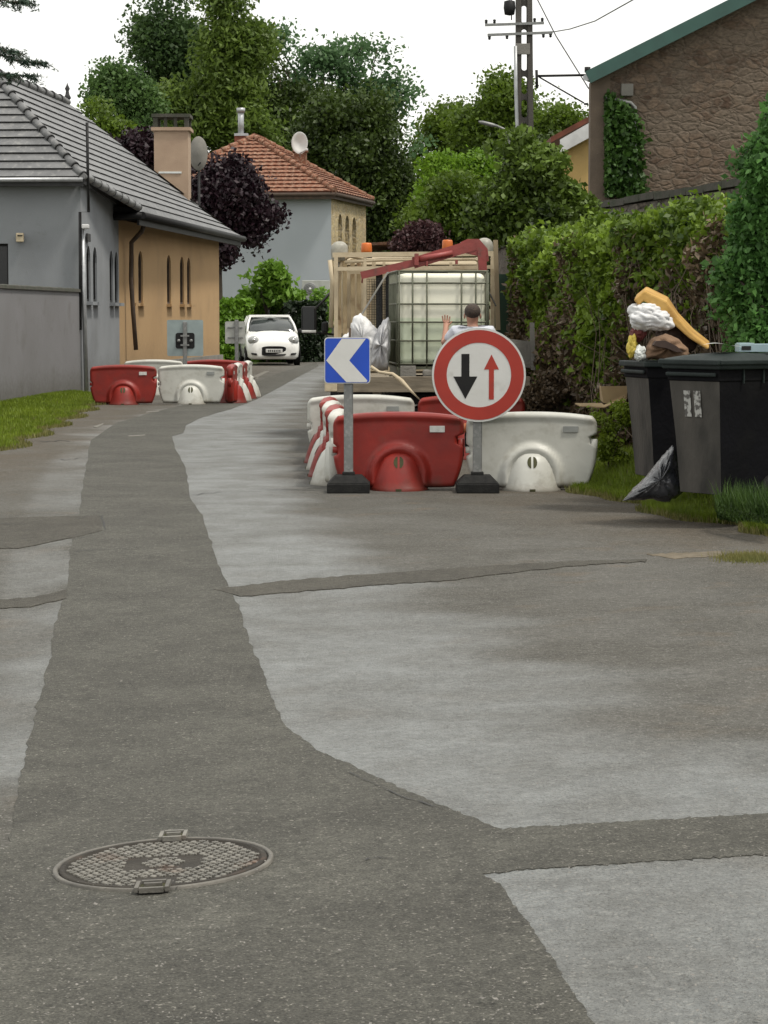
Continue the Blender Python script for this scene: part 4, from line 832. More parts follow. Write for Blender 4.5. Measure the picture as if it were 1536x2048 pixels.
# ---- concrete pole, lamp, cables
def pole():
    Y = 44.0; b = P(1045, 632, Y); zt = 10.2; t = thing('utility_pole', 'concrete utility pole with oval openings and two steel crossarms', 'utility pole', (b.x, Y, 0))
    def hw(z): return .195-.0062*z*1.0
    mb = MB(); z = 0; stp = .43
    def X(z): return 0.06-.0085*z      # a slight lean
    n_ = int(zt/stp)
    for i in range(n_):
        z0 = i*stp; z1 = z0+stp
        for sgn in (-1, 1):
            mb.hexa([(X(z0)+sgn*hw(z0), -.10, z0), (X(z0)+sgn*(hw(z0)-.092), -.10, z0), (X(z0)+sgn*(hw(z0)-.092), .10, z0), (X(z0)+sgn*hw(z0), .10, z0)], [(X(z1)+sgn*hw(z1), -.10, z1), (X(z1)+sgn*(hw(z1)-.092), -.10, z1), (X(z1)+sgn*(hw(z1)-.092), .10, z1), (X(z1)+sgn*hw(z1), .10, z1)])
        # web with an oval opening
        zc = (z0+z1)/2; hwi = hw(zc)-.085; ro = hwi*.72; hh = stp/2; oz = hh-.05
        ring_o = []; ring_i = []
        for k in range(24):
            q = 2*PI*k/24; cx, sx_ = math.cos(q), math.sin(q)
            m_ = 1/max(abs(cx), abs(sx_)); ring_o.append((X(zc)+cx*m_*hwi, zc+sx_*m_*hh))
            yy = sx_*ro+math.copysign(oz-ro, sx_) if abs(sx_) > 1e-6 else 0
            ring_i.append((X(zc)+cx*ro, zc+yy))
        for d_ in (-.05, .05): mb.add([(a_, d_, c_) for a_, c_ in ring_o]+[(a_, d_, c_) for a_, c_ in ring_i], [(k, (k+1) % 24, (k+1) % 24+24, k+24) for k in range(24)])
        mb.add([(a_, -.05, c_) for a_, c_ in ring_i]+[(a_, .05, c_) for a_, c_ in ring_i], [(k, (k+1) % 24, (k+1) % 24+24, k+24) for k in range(24)])
    mb.build('post', M['concrete_old'], t, recalc=True)
    def lp(px, py, dy=0): p = P(px, py, Y+dy); return V3(p.x-b.x, p.y-Y, p.z)
    for (x0, y0, x1, y1) in ((970, 50, 1088, 46), (975, 70, 1105, 65)):
        mb = MB(); mb.bar(lp(x0, y0, -.13), lp(x1, y1, -.13), .045, .045); cr = mb.build('crossarm', M['galv'], t)
        for q in (.02, .16, .84, .97) if y0 < 60 else (.03, .3, .86, .97):
            a_ = lp(x0, y0, -.13).lerp(lp(x1, y1, -.13), q); im = MB(); im.lathe([(.012, 0), (.03, .02), (.02, .035), (.032, .05), (.02, .075), (.001, .08)], 10, a_+V3(0, 0, .02 if y0 < 60 else -.09)); im.build('insulator', M['dark_metal'], cr)
    mb = MB(); mb.box(lp(1046, 98, -.12), (.26, .03, .20), bev=.008); mb.build('cover_plate', M['concrete'], t)
    mb = MB(); mb.tube([lp(1031, 92, -.14), lp(1032, 180, -.14), lp(1035, 270, -.14), lp(1036, 640, -.14)], .034, 8); mb.build('cable_duct', M['zinc'], t)
    mb = MB(); mb.lathe([(.001, -.14), (.09, -.12), (.11, 0), (.10, .12), (.001, .15)], 14, lp(1019, 16, -.05)); mb.bar(lp(1023, 40, -.05), lp(1023, 0, -.05), .02, .05); mb.build('horn_loudspeaker', M['dark_metal'], t)
    for nm, pts, lab in (('power_cable', [P(1060, -30, 43), P(1112, 72, 42), P(1176, 175, 40), P(1216, 222, 39.4)], 'black cable running from the pole down to the barn corner'), ('power_cable', [P(1105, 64, 43.9), P(1140, 58, 42), P(1190, 42, 40), P(1290, -14, 37)], 'thin pale cable leaving the lower crossarm up to the right')):
        mb = MB(); mb.tube(pts, .011, 6, smooth=True); tag(mb.build(nm, M['cable'] if 'black' in lab else M['galv']), lab, 'cable', None)
    l = thing('street_lamp', 'grey street lamp arm reaching out left above the bushes near the pole', 'street lamp', (P(1020, 640, 47).x, 47, 0))
    def l2(px, py): p = P(px, py, 47); return V3(p.x-l.location.x, 0, p.z)
    mb = MB(); mb.tube([(0, 0, 0), l2(1020, 330), l2(1018, 275), l2(1008, 258), l2(990, 250)], .022, 8); mb.build('post', M['galv'], l)
    a_, b_ = l2(996, 253), l2(957, 243); mb = MB(); mb.tube([a_, a_.lerp(b_, .3), a_.lerp(b_, .8), b_], [.022, .04, .036, .015], 8); mb.build('lamp_head', M['galv'], l)
pole()
# ---------------------------------------------------------------- trees and shrubs
GB = 'trees rising behind the houses'
make_tree('poplar_tree', 'tallest dark blue-green poplar, left of centre against the sky', 'tree', 125, [(335, 120, 72, 110), (345, 20, 54, 90), (298, 60, 40, 66), (320, 230, 66, 70)], 'lf_poplar', 420, 26, .75, .26, group=GB, trunk_px=335, tr=.3)
make_tree('poplar_tree', 'lighter blue-green poplar standing above the dark slate roof', 'tree', 108, [(238, 180, 52, 66), (268, 215, 46, 62), (212, 165, 28, 50), (262, 270, 44, 50)], 'lf_poplar2', 260, 26, .55, .22, group=GB, trunk_px=250)
make_tree('broadleaf_tree', 'small mid green tree just behind the slate roof ridge', 'tree', 92, [(225, 262, 42, 42), (195, 225, 26, 30), (250, 300, 40, 40)], 'lf_mid', 130, 20, .4, .18, group=GB, trunk_px=230, tr=.15)
make_tree('willow_tree', 'olive green willow with a tall loose crown beside the dark poplar', 'tree', 118, [(465, 90, 66, 100), (440, 190, 72, 90), (455, 10, 42, 60), (395, 290, 70, 60), (350, 215, 44, 50), (500, 270, 60, 70), (510, 60, 36, 50)], 'lf_willow', 560, 28, .7, .22, group=GB, trunk_px=450, tr=.3, elong=2.2)
make_tree('robinia_tree', 'airy tree with sky showing between its leaves, right of the olive willow', 'tree', 128, [(545, 90, 45, 60), (600, 150, 60, 70), (690, 130, 80, 62), (765, 130, 56, 62), (800, 220, 40, 70), (720, 200, 80, 60), (560, 220, 60, 60), (830, 290, 30, 40)], 'lf_airy', 290, 14, .62, .28, group=GB, trunk_px=680, tr=.35, shell=.1, limbs=26)
make_tree('broadleaf_tree', 'dark tree behind the red tiled roof and metal flue', 'tree', 122, [(560, 250, 84, 90), (530, 150, 46, 80), (640, 240, 60, 60), (500, 250, 50, 70), (420, 330, 60, 50), (600, 330, 80, 70)], 'lf_dark', 380, 26, .6, .24, group=GB, trunk_px=560)
make_tree('lime_tree', 'broad very dark tree right of the red tiled roof', 'tree', 106, [(705, 280, 95, 96), (740, 380, 86, 100), (640, 300, 50, 60), (760, 480, 66, 60), (800, 420, 50, 100)], 'lf_dark', 800, 30, .6, .22, group=GB, trunk_px=730, tr=.35)
make_tree('broadleaf_tree', 'mid green tree left of the concrete pole on the skyline', 'tree', 135, [(1000, 215, 66, 70), (960, 260, 60, 50), (1035, 260, 50, 70)], 'lf_mid', 360, 26, .7, .26, group=GB, trunk_px=1000)
make_tree('broadleaf_tree', 'green tree between the concrete pole and the barn corner', 'tree', 130, [(1110, 250, 55, 48), (1085, 210, 35, 35), (1150, 290, 50, 60), (1060, 300, 50, 50)], 'lf_mid', 330, 26, .65, .25, group=GB, trunk_px=1110)
make_tree('broadleaf_tree', 'dark tree low on the skyline between the airy tree and the pole', 'tree', 140, [(905, 262, 56, 56), (860, 290, 44, 46), (930, 330, 74, 60), (850, 350, 44, 60)], 'lf_mid', 300, 26, .7, .26, group=GB, trunk_px=900)
make_tree('broadleaf_tree', 'bright yellow-green young tree left of the concrete pole', 'tree', 96, [(895, 350, 46, 46), (880, 400, 52, 46), (960, 350, 34, 52)], 'lf_bright', 240, 24, .42, .2, group=GB, trunk_px=890)
make_tree('broadleaf_tree', 'mid green bushy tree below the bright yellow-green one', 'tree', 92, [(900, 450, 66, 66), (845, 440, 40, 60), (960, 450, 50, 80), (920, 400, 60, 50)], 'lf_mid', 420, 26, .5, .2, group=GB, trunk_px=910)
make_tree('broadleaf_tree', 'dark undergrowth tree directly behind the lorry crane', 'tree', 100, [(800, 560, 90, 60), (930, 560, 110, 70), (1040, 520, 80, 90), (1100, 400, 90, 120)], 'lf_dark', 560, 26, .6, .24, group=GB, trunk_px=900)
make_tree('plum_tree', 'dark purple plum tree between the tan house and the pale grey house', 'tree', 78, [(465, 395, 72, 70), (430, 440, 55, 80), (500, 440, 50, 56), (455, 350, 40, 40), (440, 505, 45, 38), (540, 430, 26, 30), (520, 480, 30, 28), (400, 370, 40, 60)], 'lf_plum', 620, 30, .33, .15, trunk_px=436, tr=.16, elong=1.5)
make_tree('plum_tree', 'dark purple foliage showing left of the tan chimney', 'tree', 82, [(290, 300, 48, 38), (330, 330, 40, 40), (250, 290, 24, 22)], 'lf_plum', 200, 24, .35, .16, trunk_px=300)
make_tree('smoke_bush', 'rounded dull purple shrub above the cab of the lorry', 'shrub', 90, [(845, 482, 46, 34), (815, 495, 28, 26), (875, 492, 24, 26)], 'lf_purple', 170, 26, .28, .16, trunk_px=845, tr=.1)
make_tree('laurel_shrub', 'young bright leaved laurel in front of the pale grey gable', 'shrub', 80, [(548, 560, 30, 32), (515, 572, 26, 26), (565, 590, 24, 24), (500, 592, 20, 22), (535, 545, 14, 20)], 'lf_laurel', 80, 18, .22, .16, trunk_px=535, tr=.06, elong=2)
def hedge_box(name, label, D0, D1, x0p, x1p, ytop, m_, n, size, depth=1.2, base=0, cat='hedge', skew=0, spread=.1):
    a_ = P(x0p, ytop, D0); b_ = P(x1p, ytop, D1); t = thing(name, label, cat, (a_.x, D0, base)); V = []
    for _ in range(n):
        u_ = random.random(); f = random.random(); zt = (a_.z*(1-u_)+b_.z*u_)-base
        if f < .6: z = random.uniform(0, zt); d = 0
        else: z = zt; d = random.uniform(0, depth)
        V.append(((b_.x-a_.x)*u_+random.gauss(0, .03), (D1-D0)*u_+d+random.gauss(0, spread*.6), z+random.gauss(0, spread*.5)))
    npmesh('foliage', leafquads(np.array(V), size, 1.7), 4, M[m_], t)
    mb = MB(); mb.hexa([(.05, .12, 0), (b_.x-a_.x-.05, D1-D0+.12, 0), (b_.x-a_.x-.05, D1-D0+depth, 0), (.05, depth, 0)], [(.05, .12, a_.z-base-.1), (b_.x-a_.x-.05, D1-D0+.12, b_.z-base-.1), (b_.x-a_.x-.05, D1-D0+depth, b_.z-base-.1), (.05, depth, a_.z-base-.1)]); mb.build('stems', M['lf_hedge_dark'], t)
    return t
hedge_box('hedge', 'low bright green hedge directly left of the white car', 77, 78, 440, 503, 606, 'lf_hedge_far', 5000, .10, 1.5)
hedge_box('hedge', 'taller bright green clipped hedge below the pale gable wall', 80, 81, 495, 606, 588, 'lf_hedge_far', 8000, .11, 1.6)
hedge_box('hedge', 'dark hedge between the white car and the lorry', 78.5, 80, 572, 648, 612, 'lf_hedge_dark', 7000, .12, 1.5)
make_tree('shrub', 'light green shrub beside the air conditioning unit', 'shrub', 83, [(640, 610, 17, 30), (650, 640, 14, 30)], 'lf_laurel', 50, 18, .2, .13, trunk_px=643, tr=.04)
# big shrub in front of the pole
make_tree('holly_tree', 'dense glossy dark green bush in front of the pole and barn corner', 'tree', 35, [(1070, 350, 62, 70), (1120, 375, 46, 54), (1020, 400, 50, 60), (1090, 440, 86, 56), (975, 440, 30, 44), (1150, 425, 34, 36), (1005, 310, 24, 44), (1080, 500, 56, 46), (1040, 295, 22, 34)], 'lf_bush', 1150, 24, .15, .085, depth=.9, trunk_px=1085, tr=.14, limbs=16, shell=.3)
# clipped hedge along the road on the right
def right_hedge():
    a_, b_ = V3(1.62, 29.3, .2), V3(2.95, 19.2, .2); t = thing('hedge', 'long overgrown privet hedge, green above and brown and bare below, beside the road', 'hedge', a_)
    d = b_-a_; ln = d.length; d.normalize(); n_ = V3(-d.y, d.x, 0)     # away from the road
    if n_.x < 0: n_ = -n_
    G_, B_ = [], []
    for _ in range(130000):
        u_ = random.random()*ln; top = 2.20+.10*math.sin(u_*1.9)+.05*math.sin(u_*5)
        f = random.random()
        if f < .66: z = random.uniform(-.05, top); off = abs(random.gauss(0, .17))-.06+.30*(noise.noise(Vector((u_*1.3, z*1.5, 2.0)))+.5*noise.noise(Vector((u_*4, z*4, 5.0))))
        elif f < .86: z = top+random.gauss(0, .06); off = random.uniform(0, 1.3)
        else: z = random.uniform(0, top); off = random.uniform(-.05, 1.3); u_ = -abs(random.gauss(0, .12))
        p = a_+d*u_+n_*off
        nz_ = math.sin(u_*2.1+1)*.35+math.sin(u_*4.3+z*3)*.25+random.gauss(0, .22); lim = 1.50+nz_*1.3-.9*math.exp(-((u_-5.0)/.75)**2)+.35*math.exp(-((u_-8)/1.3)**2)
        q = (p.x-a_.x, p.y-a_.y, z)
        if z < lim:
            if random.random() < .60: B_.append(q)
            elif random.random() < .22: G_.append(q)
        else: G_.append(q)
    o = npmesh('foliage', leafquads(np.array(G_), .042, 1.7), 4, M['lf_hedge'], t); o['label'] = 'green leaves in the upper part of the hedge'
    o = npmesh('dry_foliage', leafquads(np.array(B_), .034, 2.6), 4, M['lf_hedge_dry'], t); o['label'] = 'brown dead leaves in the lower part of the hedge'
    mb = MB()
    for _ in range(300):
        u_ = random.random()*ln; p = a_+d*u_+n_*random.uniform(-.05, .7)-a_; h = random.uniform(.7, 1.75); l1, l2 = random.gauss(0, .18), random.gauss(0, .18)
        mb.tube([(p.x, p.y, -.1), (p.x+l1*.9, p.y+l2*.5, h*.35), (p.x+l1*.4, p.y-l2*.6, h*.7), (p.x+l1*1.6, p.y+l2, h)], [.009, .006, .004, .002], 4, caps=False)
    for _ in range(26):
        u_ = ln*random.uniform(.62, .98); p = a_+d*u_-a_; h = random.uniform(1.4, 2.1); mb.tube([(p.x, p.y, .6), (p.x-random.uniform(0, .2), p.y-.1, h*.8), (p.x-random.uniform(-.3, .35), p.y-.2, h)], [.008, .006, .002], 4, caps=False)
    mb.build('twigs', M['twig'], t)
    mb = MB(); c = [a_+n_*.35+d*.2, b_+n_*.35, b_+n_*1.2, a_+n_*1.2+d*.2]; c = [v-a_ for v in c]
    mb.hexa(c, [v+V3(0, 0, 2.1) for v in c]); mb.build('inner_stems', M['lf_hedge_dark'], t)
right_hedge()
make_tree('laurel_bush', 'tall blue-green bush at the right edge behind the wheeled bins', 'shrub', 19.0, [(1560, 350, 76, 90), (1500, 440, 54, 60), (1545, 500, 80, 90), (1490, 560, 50, 80), (1540, 640, 80, 110), (1575, 240, 46, 90), (1570, 760, 80, 120), (1500, 690, 40, 50), (1560, 880, 60, 90), (1495, 340, 22, 60), (1462, 620, 26, 56), (1530, 290, 30, 60), (1470, 470, 24, 40)], 'lf_tall', 1300, 24, .085, .052, depth=.9, trunk_px=1560, tr=.06, limbs=20, base=.2)
def tall_weeds():
    px = random.uniform(1435, 1560); p = G(px, 1020+random.uniform(-10, 26)); return p
blades('weeds', tall_weeds, 1500, .17, .005, 'lf_weed', 'tall weeds and long grass at the foot of the rightmost bins', 'weeds')
make_tree('bramble_bush', 'dry weedy undergrowth at the far end of the hedge beside the lorry', 'shrub', 26.4, [(1120, 770, 60, 40), (1090, 800, 40, 36), (1170, 760, 40, 36)], 'lf_hedge_dry', 160, 24, .07, .04, trunk_px=1120, tr=.012, limbs=8, base=.15)
make_tree('weeds', 'leafy green weeds on the verge right of the white barrier', 'weeds', 21.6, [(1215, 880, 26, 40), (1225, 930, 34, 36), (1195, 830, 22, 30), (1250, 830, 28, 30)], 'lf_grass', 150, 22, .05, .030, trunk_px=1220, tr=.008, limbs=6, base=.12)
# spruce whose branch hangs into the top left corner
def spruce():
    Y = 40.0; tx = (-190-768)/F*Y; t = thing('spruce_tree', 'spruce branch with drooping needles at the top left corner', 'tree', (tx, Y, 0))
    mb = MB(); mb.tube([(0, 0, 0), (.1, 0, 4), (0, 0, 9.5)], [.22, .16, .05], 10); mb.build('trunk', M['bark'], t)
    br = MB(); V = []
    for tips in ([(-190, 60), (-60, 90), (30, 120), (92, 126)], [(-190, 110), (-80, 130), (10, 150), (70, 152)], [(-190, -60), (-60, -20), (20, 4), (60, 2)], [(-190, 20), (-90, 60), (-10, 95), (40, 108)]):
        pts = [P(x, y, Y+random.uniform(-.3, .3))-V3(tx, Y, 0) for x, y in tips]; br.tube(pts, [.03, .022, .014, .005], 5)
        for s0, s1 in zip(pts, pts[1:]):
            for k in range(30):
                q = s0.lerp(s1, random.random()); l_ = random.uniform(.15, .40); e_ = q+V3(random.uniform(0, .25), random.uniform(-.25, .25), -l_*random.uniform(-.05, .5)); br.tube([q, e_], [.006, .002], 3, caps=False)
                for _ in range(14): c = q.lerp(e_, random.random()); V.append((c.x+random.gauss(0, .012), c.y+random.gauss(0, .02), c.z+random.gauss(0, .015)))
    br.build('branch', M['bark'], t); npmesh('needles', leafquads(np.array(V), .018, 5), 4, M['lf_spruce'], t)
spruce()
# ---------------------------------------------------------------- barriers
def barrier_meshes(col):
    Lh = .585; mb = MB(); H = .70
    nu, nv = 56, 34
    def hw(v, side):      # half length at relative height v
        z = v*H; w_ = Lh
        if v < .5: w_ = Lh-.085*((.5-v)/.5)**1.8
        if v > .86: w_ -= .045*((v-.86)/.14)**2.2
        if side > 0:
            if .60 < v < .74: w_ -= .055
        else:
            if .44 < v < .58: w_ -= .03
        return w_
    def zt(s_): return H*(1-.055*abs(s_)**2.2)
    def zb(s_): return .018+.03*max(0, abs(s_)-.75)
    def y_at(s_, v):
        x = s_*hw(v, s_); z = zb(s_)+(zt(s_)-zb(s_))*v
        d = min((1-abs(s_))*Lh, v*H, (1-v)*H); e_ = math.sqrt(max(0, 1-(1-min(1, d/.04))**2))
        th = .052
        r = math.hypot(x/1.0, (z-.14)/1.0); 
        hood = .060*float(1-sm(.245, .285, r)) if z > .14 else .060*float(1-sm(.245, .285, abs(x)))
        th += hood
        inner = float(1-sm(.185, .215, r)) if z > .14 else float(1-sm(.185, .215, abs(x)))
        th -= .025*inner
        th += .012*float(sm(.88, .93, v))
        return x, th*e_, z
    us = [-math.cos(PI*i/nu) for i in range(nu+1)]; us = [.5*u_+.5*(-1+2*i/nu) for i, u_ in enumerate(us)]
    vs_ = [(1-math.cos(PI*j/nv))/2*.4+.6*j/nv for j in range(nv+1)]
    for sg in (-1, 1):
        mb.add([(x, sg*y, z) for v in vs_ for u_ in us for x, y, z in [y_at(u_, v)]], [(j*(nu+1)+i, j*(nu+1)+i+1, (j+1)*(nu+1)+i+1, (j+1)*(nu+1)+i) for j in range(nv) for i in range(nu)], 0, True)
    ft = MB()
    prof = [(1.0, 0), (1.0, .015), (.96, .03), (.90, .09), (.80, .17), (.70, .24), (.60, .29), (.46, .325), (.26, .342), (1e-3, .346)]
    ft.lathe([(r*.265, z) for r, z in prof], 36, (0, 0, 0), sy=1.0)
    kn = MB()
    kn.tube([(Lh-.03, 0, .30), (Lh-.03, 0, .455)], .034, 10); kn.tube([(-Lh+.03, 0, .33), (-Lh+.03, 0, .385)], .036, 10)
    return mb, ft, kn
proto = {}
def barrier(col, loc, rz, label, scale=1.0):
    key = col
    if key not in proto:
        mt = M['red_hdpe'] if col == 'red' else M['white_hdpe']
        t = thing('traffic_barrier', label, 'barrier', loc, rz)
        mb, ft, kn = barrier_meshes(col); mb.build('barrier_panel', mt, t); fo = ft.build('foot', mt, t); kn.build('connector', mt, t)
        for sg in (-1, 1):
            sl_ = MB()
            for s_ in (-1, 1):
                pts = []
                for k in range(27):
                    q = 2*PI*k/14; f_ = (1 if k < 14 else .5) if k < 26 or True else 0; f_ = 1 if k < 14 else (.5 if k < 26 else 0); q = 2*PI*k/14 if k < 14 else 2*PI*(k-14)/12; x = s_*(.024+f_*(-.014+.034*max(0, math.cos(q)))); z = .255+f_*.050*math.sin(q)
                    rr = np.interp(z, [p*1.0 for p in (.17, .24, .29, .325)], [.80*.265, .70*.265, .60*.265, .46*.265]); pts.append(V3(x, sg*(math.sqrt(max(1e-4, rr*rr-x*x))+.004), z))
                pts = pts[:14]+[pts[26]]; mid_ = [(pts[i_]+pts[14])/2 for i_ in range(14)]
                for m__ in mid_+[pts[14]]:
                    rr = np.interp(m__.z, [.17, .24, .29, .325], [.80*.265, .70*.265, .60*.265, .46*.265]); m__.y = sg*(math.sqrt(max(1e-4, rr*rr-m__.x**2))+.004)
                sl_.add(pts[:14]+mid_+[pts[14]], [(i_, (i_+1) % 14, (i_+1) % 14+14, i_+14) for i_ in range(14)]+[(i_+14, (i_+1) % 14+14, 28) for i_ in range(14)])
            sl_.build('slot', M['slot_dark'], fo, recalc=False)
            nb = MB(); nb.box((0, sg*.262, .012), (.05, .012, .022)); nb.build('drain_notch', M['slot_dark'], fo)
            rf = MB(); rf.box((.345, sg*.061, .545), (.135, .008, .058), bev=.003); rf.build('reflector' if col == 'red' else 'grip_recess', M['reflector'] if col == 'red' else M['recess'], t)
        proto[key] = t
    else:
        t = dup(proto[key], loc, rz, label)
    t['group'] = 'red and white plastic traffic barriers'
    t.scale = (scale, 1, 1)
    return t
def X_(px, Y): return (px-768)/F*Y
barrier('red', (X_(797, 21.0), 21.0, 0), 0, 'front red plastic barrier behind the blue arrow sign post')
barrier('white', (X_(1063, 21.0), 20.98, 0), R(-1), 'front white plastic barrier right of the round sign post')
for i, (c_, lab) in enumerate([('white', 'white barrier seen end-on, nearest in the side row by the blue arrow sign'), ('red', 'red barrier seen end-on, second from the front behind the blue arrow sign'), ('white', 'white barrier seen end-on, third from the front behind the blue arrow sign'), ('red', 'red barrier seen end-on, farthest in the side row by the blue arrow sign')]):
    barrier(c_, (-.42-.055*i, 21.68+1.07*i, 0), R(-93), lab, .92)
barrier('white', (X_(722, 25.6), 25.6, 0), R(1), 'white barrier at the rear left, closest to the lorry tailboard')
barrier('red', (X_(943, 25.6), 25.6, 0), R(-1), 'red barrier at the rear, partly hidden by the round sign')
barrier('red', (X_(250, 41.5), 41.3, 0), R(2), 'front red barrier at the foot of the grey house wall')
barrier('white', (X_(383, 41.5), 41.5, 0), 0, 'front white barrier before the tan house wall')
for i, (c_, lab) in enumerate([('red', 'red barrier seen end-on, nearest in the far enclosure side row'), ('white', 'white barrier seen end-on, second in the far enclosure side row'), ('red', 'red barrier seen end-on, third in the far enclosure side row'), ('white', 'white barrier seen end-on, farthest in the far enclosure side row')]):
    barrier(c_, (-2.72+.03*i, 42.15+1.07*i, 0), R(-91), lab, .92)
barrier('white', (X_(308, 46.2), 46.2, 0), R(-1), 'white barrier at the back of the far enclosure against the tan house')
barrier('red', (X_(428, 46.2), 46.2, 0), R(1), 'red barrier at the back of the far enclosure left of the white car')
# ---------------------------------------------------------------- signs
def sign_base(t, w_=.375, d_=.38, h_=.15):
    mb = MB(); a_, b_ = w_/2, d_/2
    def rect(x, y, z): return [(-x, -y, z), (x, -y, z), (x, y, z), (-x, y, z)]
    mb.hexa(rect(a_, b_, 0), rect(a_, b_, h_*.55)); mb.hexa(rect(a_*.96, b_*.96, h_*.56), rect(a_*.62, b_*.62, h_)); mb.box((0, 0, h_+.01), (.11, .10, .04)); mb.build('rubber_base', M['black_rubber'], t, bevel=.008)
def post(t, h, w_=.082):
    mb = MB(); mb.box((0, 0, h/2+.05), (w_, .045, h), bev=.010); mb.build('post', M['galv'], t)
def disc(r, n=64): return [(r*math.cos(2*PI*k/n), r*math.sin(2*PI*k/n)) for k in range(n)]
Y = 20.72
t = thing('road_sign', 'round red-rimmed priority sign with black down arrow and red up arrow', 'road sign', (X_(955, Y), Y, 0))
sign_base(t); cz = P(957, 750, Y-.06).z; r = 94/F*(Y-.06); post(t, cz+.3)
def sh(poly, y0, y1, cx=0): return MB().prism([(x+cx, z+cz) for x, z in poly], y0, y1)
cx = X_(957, Y)-t.location.x
mb = sh(disc(r), -.055, -.028, cx); mb.build('sign_panel', M['sign_back'], t)
sh(disc(r-.002), -.058, -.0555, cx).build('border', M['sign_white'], t)
def ringm(r0, r1, y0, y1):
    n = 72; mb = MB(); vs = []
    for (rr, yy) in ((r0, y1), (r1, y1), (r1, y0), (r0, y0)): vs += [(cx+rr*math.cos(2*PI*k/n), yy, cz+rr*math.sin(2*PI*k/n)) for k in range(n)]
    return mb.add(vs, [(a_*n+k, a_*n+(k+1) % n, ((a_+1) % 4)*n+(k+1) % n, ((a_+1) % 4)*n+k) for a_ in range(4) for k in range(n)])
ringm(r*.685, r*.955, -.0605, -.0585).build('red_ring', M['sign_red'], t)
u_ = r/94   # measured proportions of the arrows
def arrow(cxp, ytop, ybot, sw, hw_, hh, up):
    if up: return [(cxp-sw, ybot), (cxp+sw, ybot), (cxp+sw, ytop-hh), (cxp+hw_, ytop-hh), (cxp, ytop), (cxp-hw_, ytop-hh), (cxp-sw, ytop-hh)]
    return [(cxp-sw, ytop), (cxp-sw, ybot+hh), (cxp-hw_, ybot+hh), (cxp, ybot), (cxp+hw_, ybot+hh), (cxp+sw, ybot+hh), (cxp+sw, ytop)]
sh([(x*u_, z*u_) for x, z in arrow(-27, 42, -48, 8, 24, 45, False)], -.0605, -.0585, cx).build('black_arrow', M['sign_black'], t)
sh([(x*u_, z*u_) for x, z in arrow(25, 41, -49, 5, 15, 30, True)], -.0605, -.0585, cx).build('red_arrow', M['sign_red'], t)
for dz in (-.25, .15): MB().box((0, -.024, cz+dz), (.3, .02, .03)).build('bracket', M['galv'], t)
# blue chevron
t = thing('road_sign', 'square blue sign with a white chevron pointing left on a grey post', 'road sign', (X_(697, Y), Y, 0))
sign_base(t); cz = P(695, 721, Y-.06).z; s_ = 46/F*(Y-.06); cx = X_(695, Y)-t.location.x; post(t, cz+.15)
def rrect(a_, b_, rc, n=6):
    out = []
    for (sx, sy, q0) in ((1, 1, 0), (-1, 1, PI/2), (-1, -1, PI), (1, -1, 1.5*PI)):
        for k in range(n+1): q = q0+PI/2*k/n; out.append((sx*(a_-rc)+rc*math.cos(q), sy*(b_-rc)+rc*math.sin(q)))
    return out
sh(rrect(s_, s_, .03), -.055, -.028, cx).build('sign_panel', M['sign_back'], t)
sh(rrect(s_-.001, s_-.001, .03), -.058, -.0555, cx).build('border', M['sign_white'], t)
sh(rrect(s_-.008, s_-.008, .026), -.0605, -.0585, cx).build('blue_field', M['sign_blue'], t)
k_ = s_/110
chv = [(-27, 103), (88, 103), (9, 0), (96, -96), (92, -103), (-5, -103), (-101, 0)]
sh([(x*k_, z*k_) for x, z in chv], -.0625, -.0607, cx).build('white_chevron', M['sign_white'], t)
# backs of the far signs
def back_sign(px, py, D, half, label, m_, clamp=True, off=0):
    t = thing('road_sign', label, 'road sign', (X_(px, D), D, 0)); sign_base(t); cz = P(px, py, D).z; x0 = off/F*D
    post(t, cz+(.25 if clamp else .2), .075); hx, hz = half
    MB().prism([(x0+x, z+cz) for x, z in rrect(hx/F*D, hz/F*D, .03)], .03, .052).build('sign_panel', M[m_], t)
    o = MB(); pr = rrect(hx/F*D, hz/F*D, .03); o.prism([(x0+x, cz+z) for x, z in pr], .053, .056); o.build('front_face', M['sign_white'], t)
    if clamp:
        mb = MB(); 
        mb.prism([(x, z+cz-.05) for x, z in rrect(.175, .145, .04)], .018, .029); mb.build('clamp_plate', M['dark_metal'], t)
        for s2 in (-1, 1):
            mb = MB(); mb.lathe([(.001, -.04), (.03, -.04), (.03, -.01)], 10, (s2*.115, .012, cz-.05), axis='Y'); mb.build('bolt', M['galv'], t)
        mb = MB(); mb.box((0, -.03, cz+.04), (.16, .014, .03)); mb.box((0, -.03, cz-.13), (.16, .014, .03)); mb.build('strap', M['galv'], t)
    else:
        mb = MB()
        for z in (-.1, .1): mb.box((x0, .02, cz+z), (1.5*hx/F*D, .02, .025))
        mb.build('rail', M['galv'], t)
back_sign(371, 676, 43.6, (36, 36), 'grey back of a large square sign with a black clamp before the tan house', 'sign_back')
back_sign(474, 665, 46.9, (20, 22), 'pale back of a small square sign in front of the white car', 'sign_back_pale', False, -3)
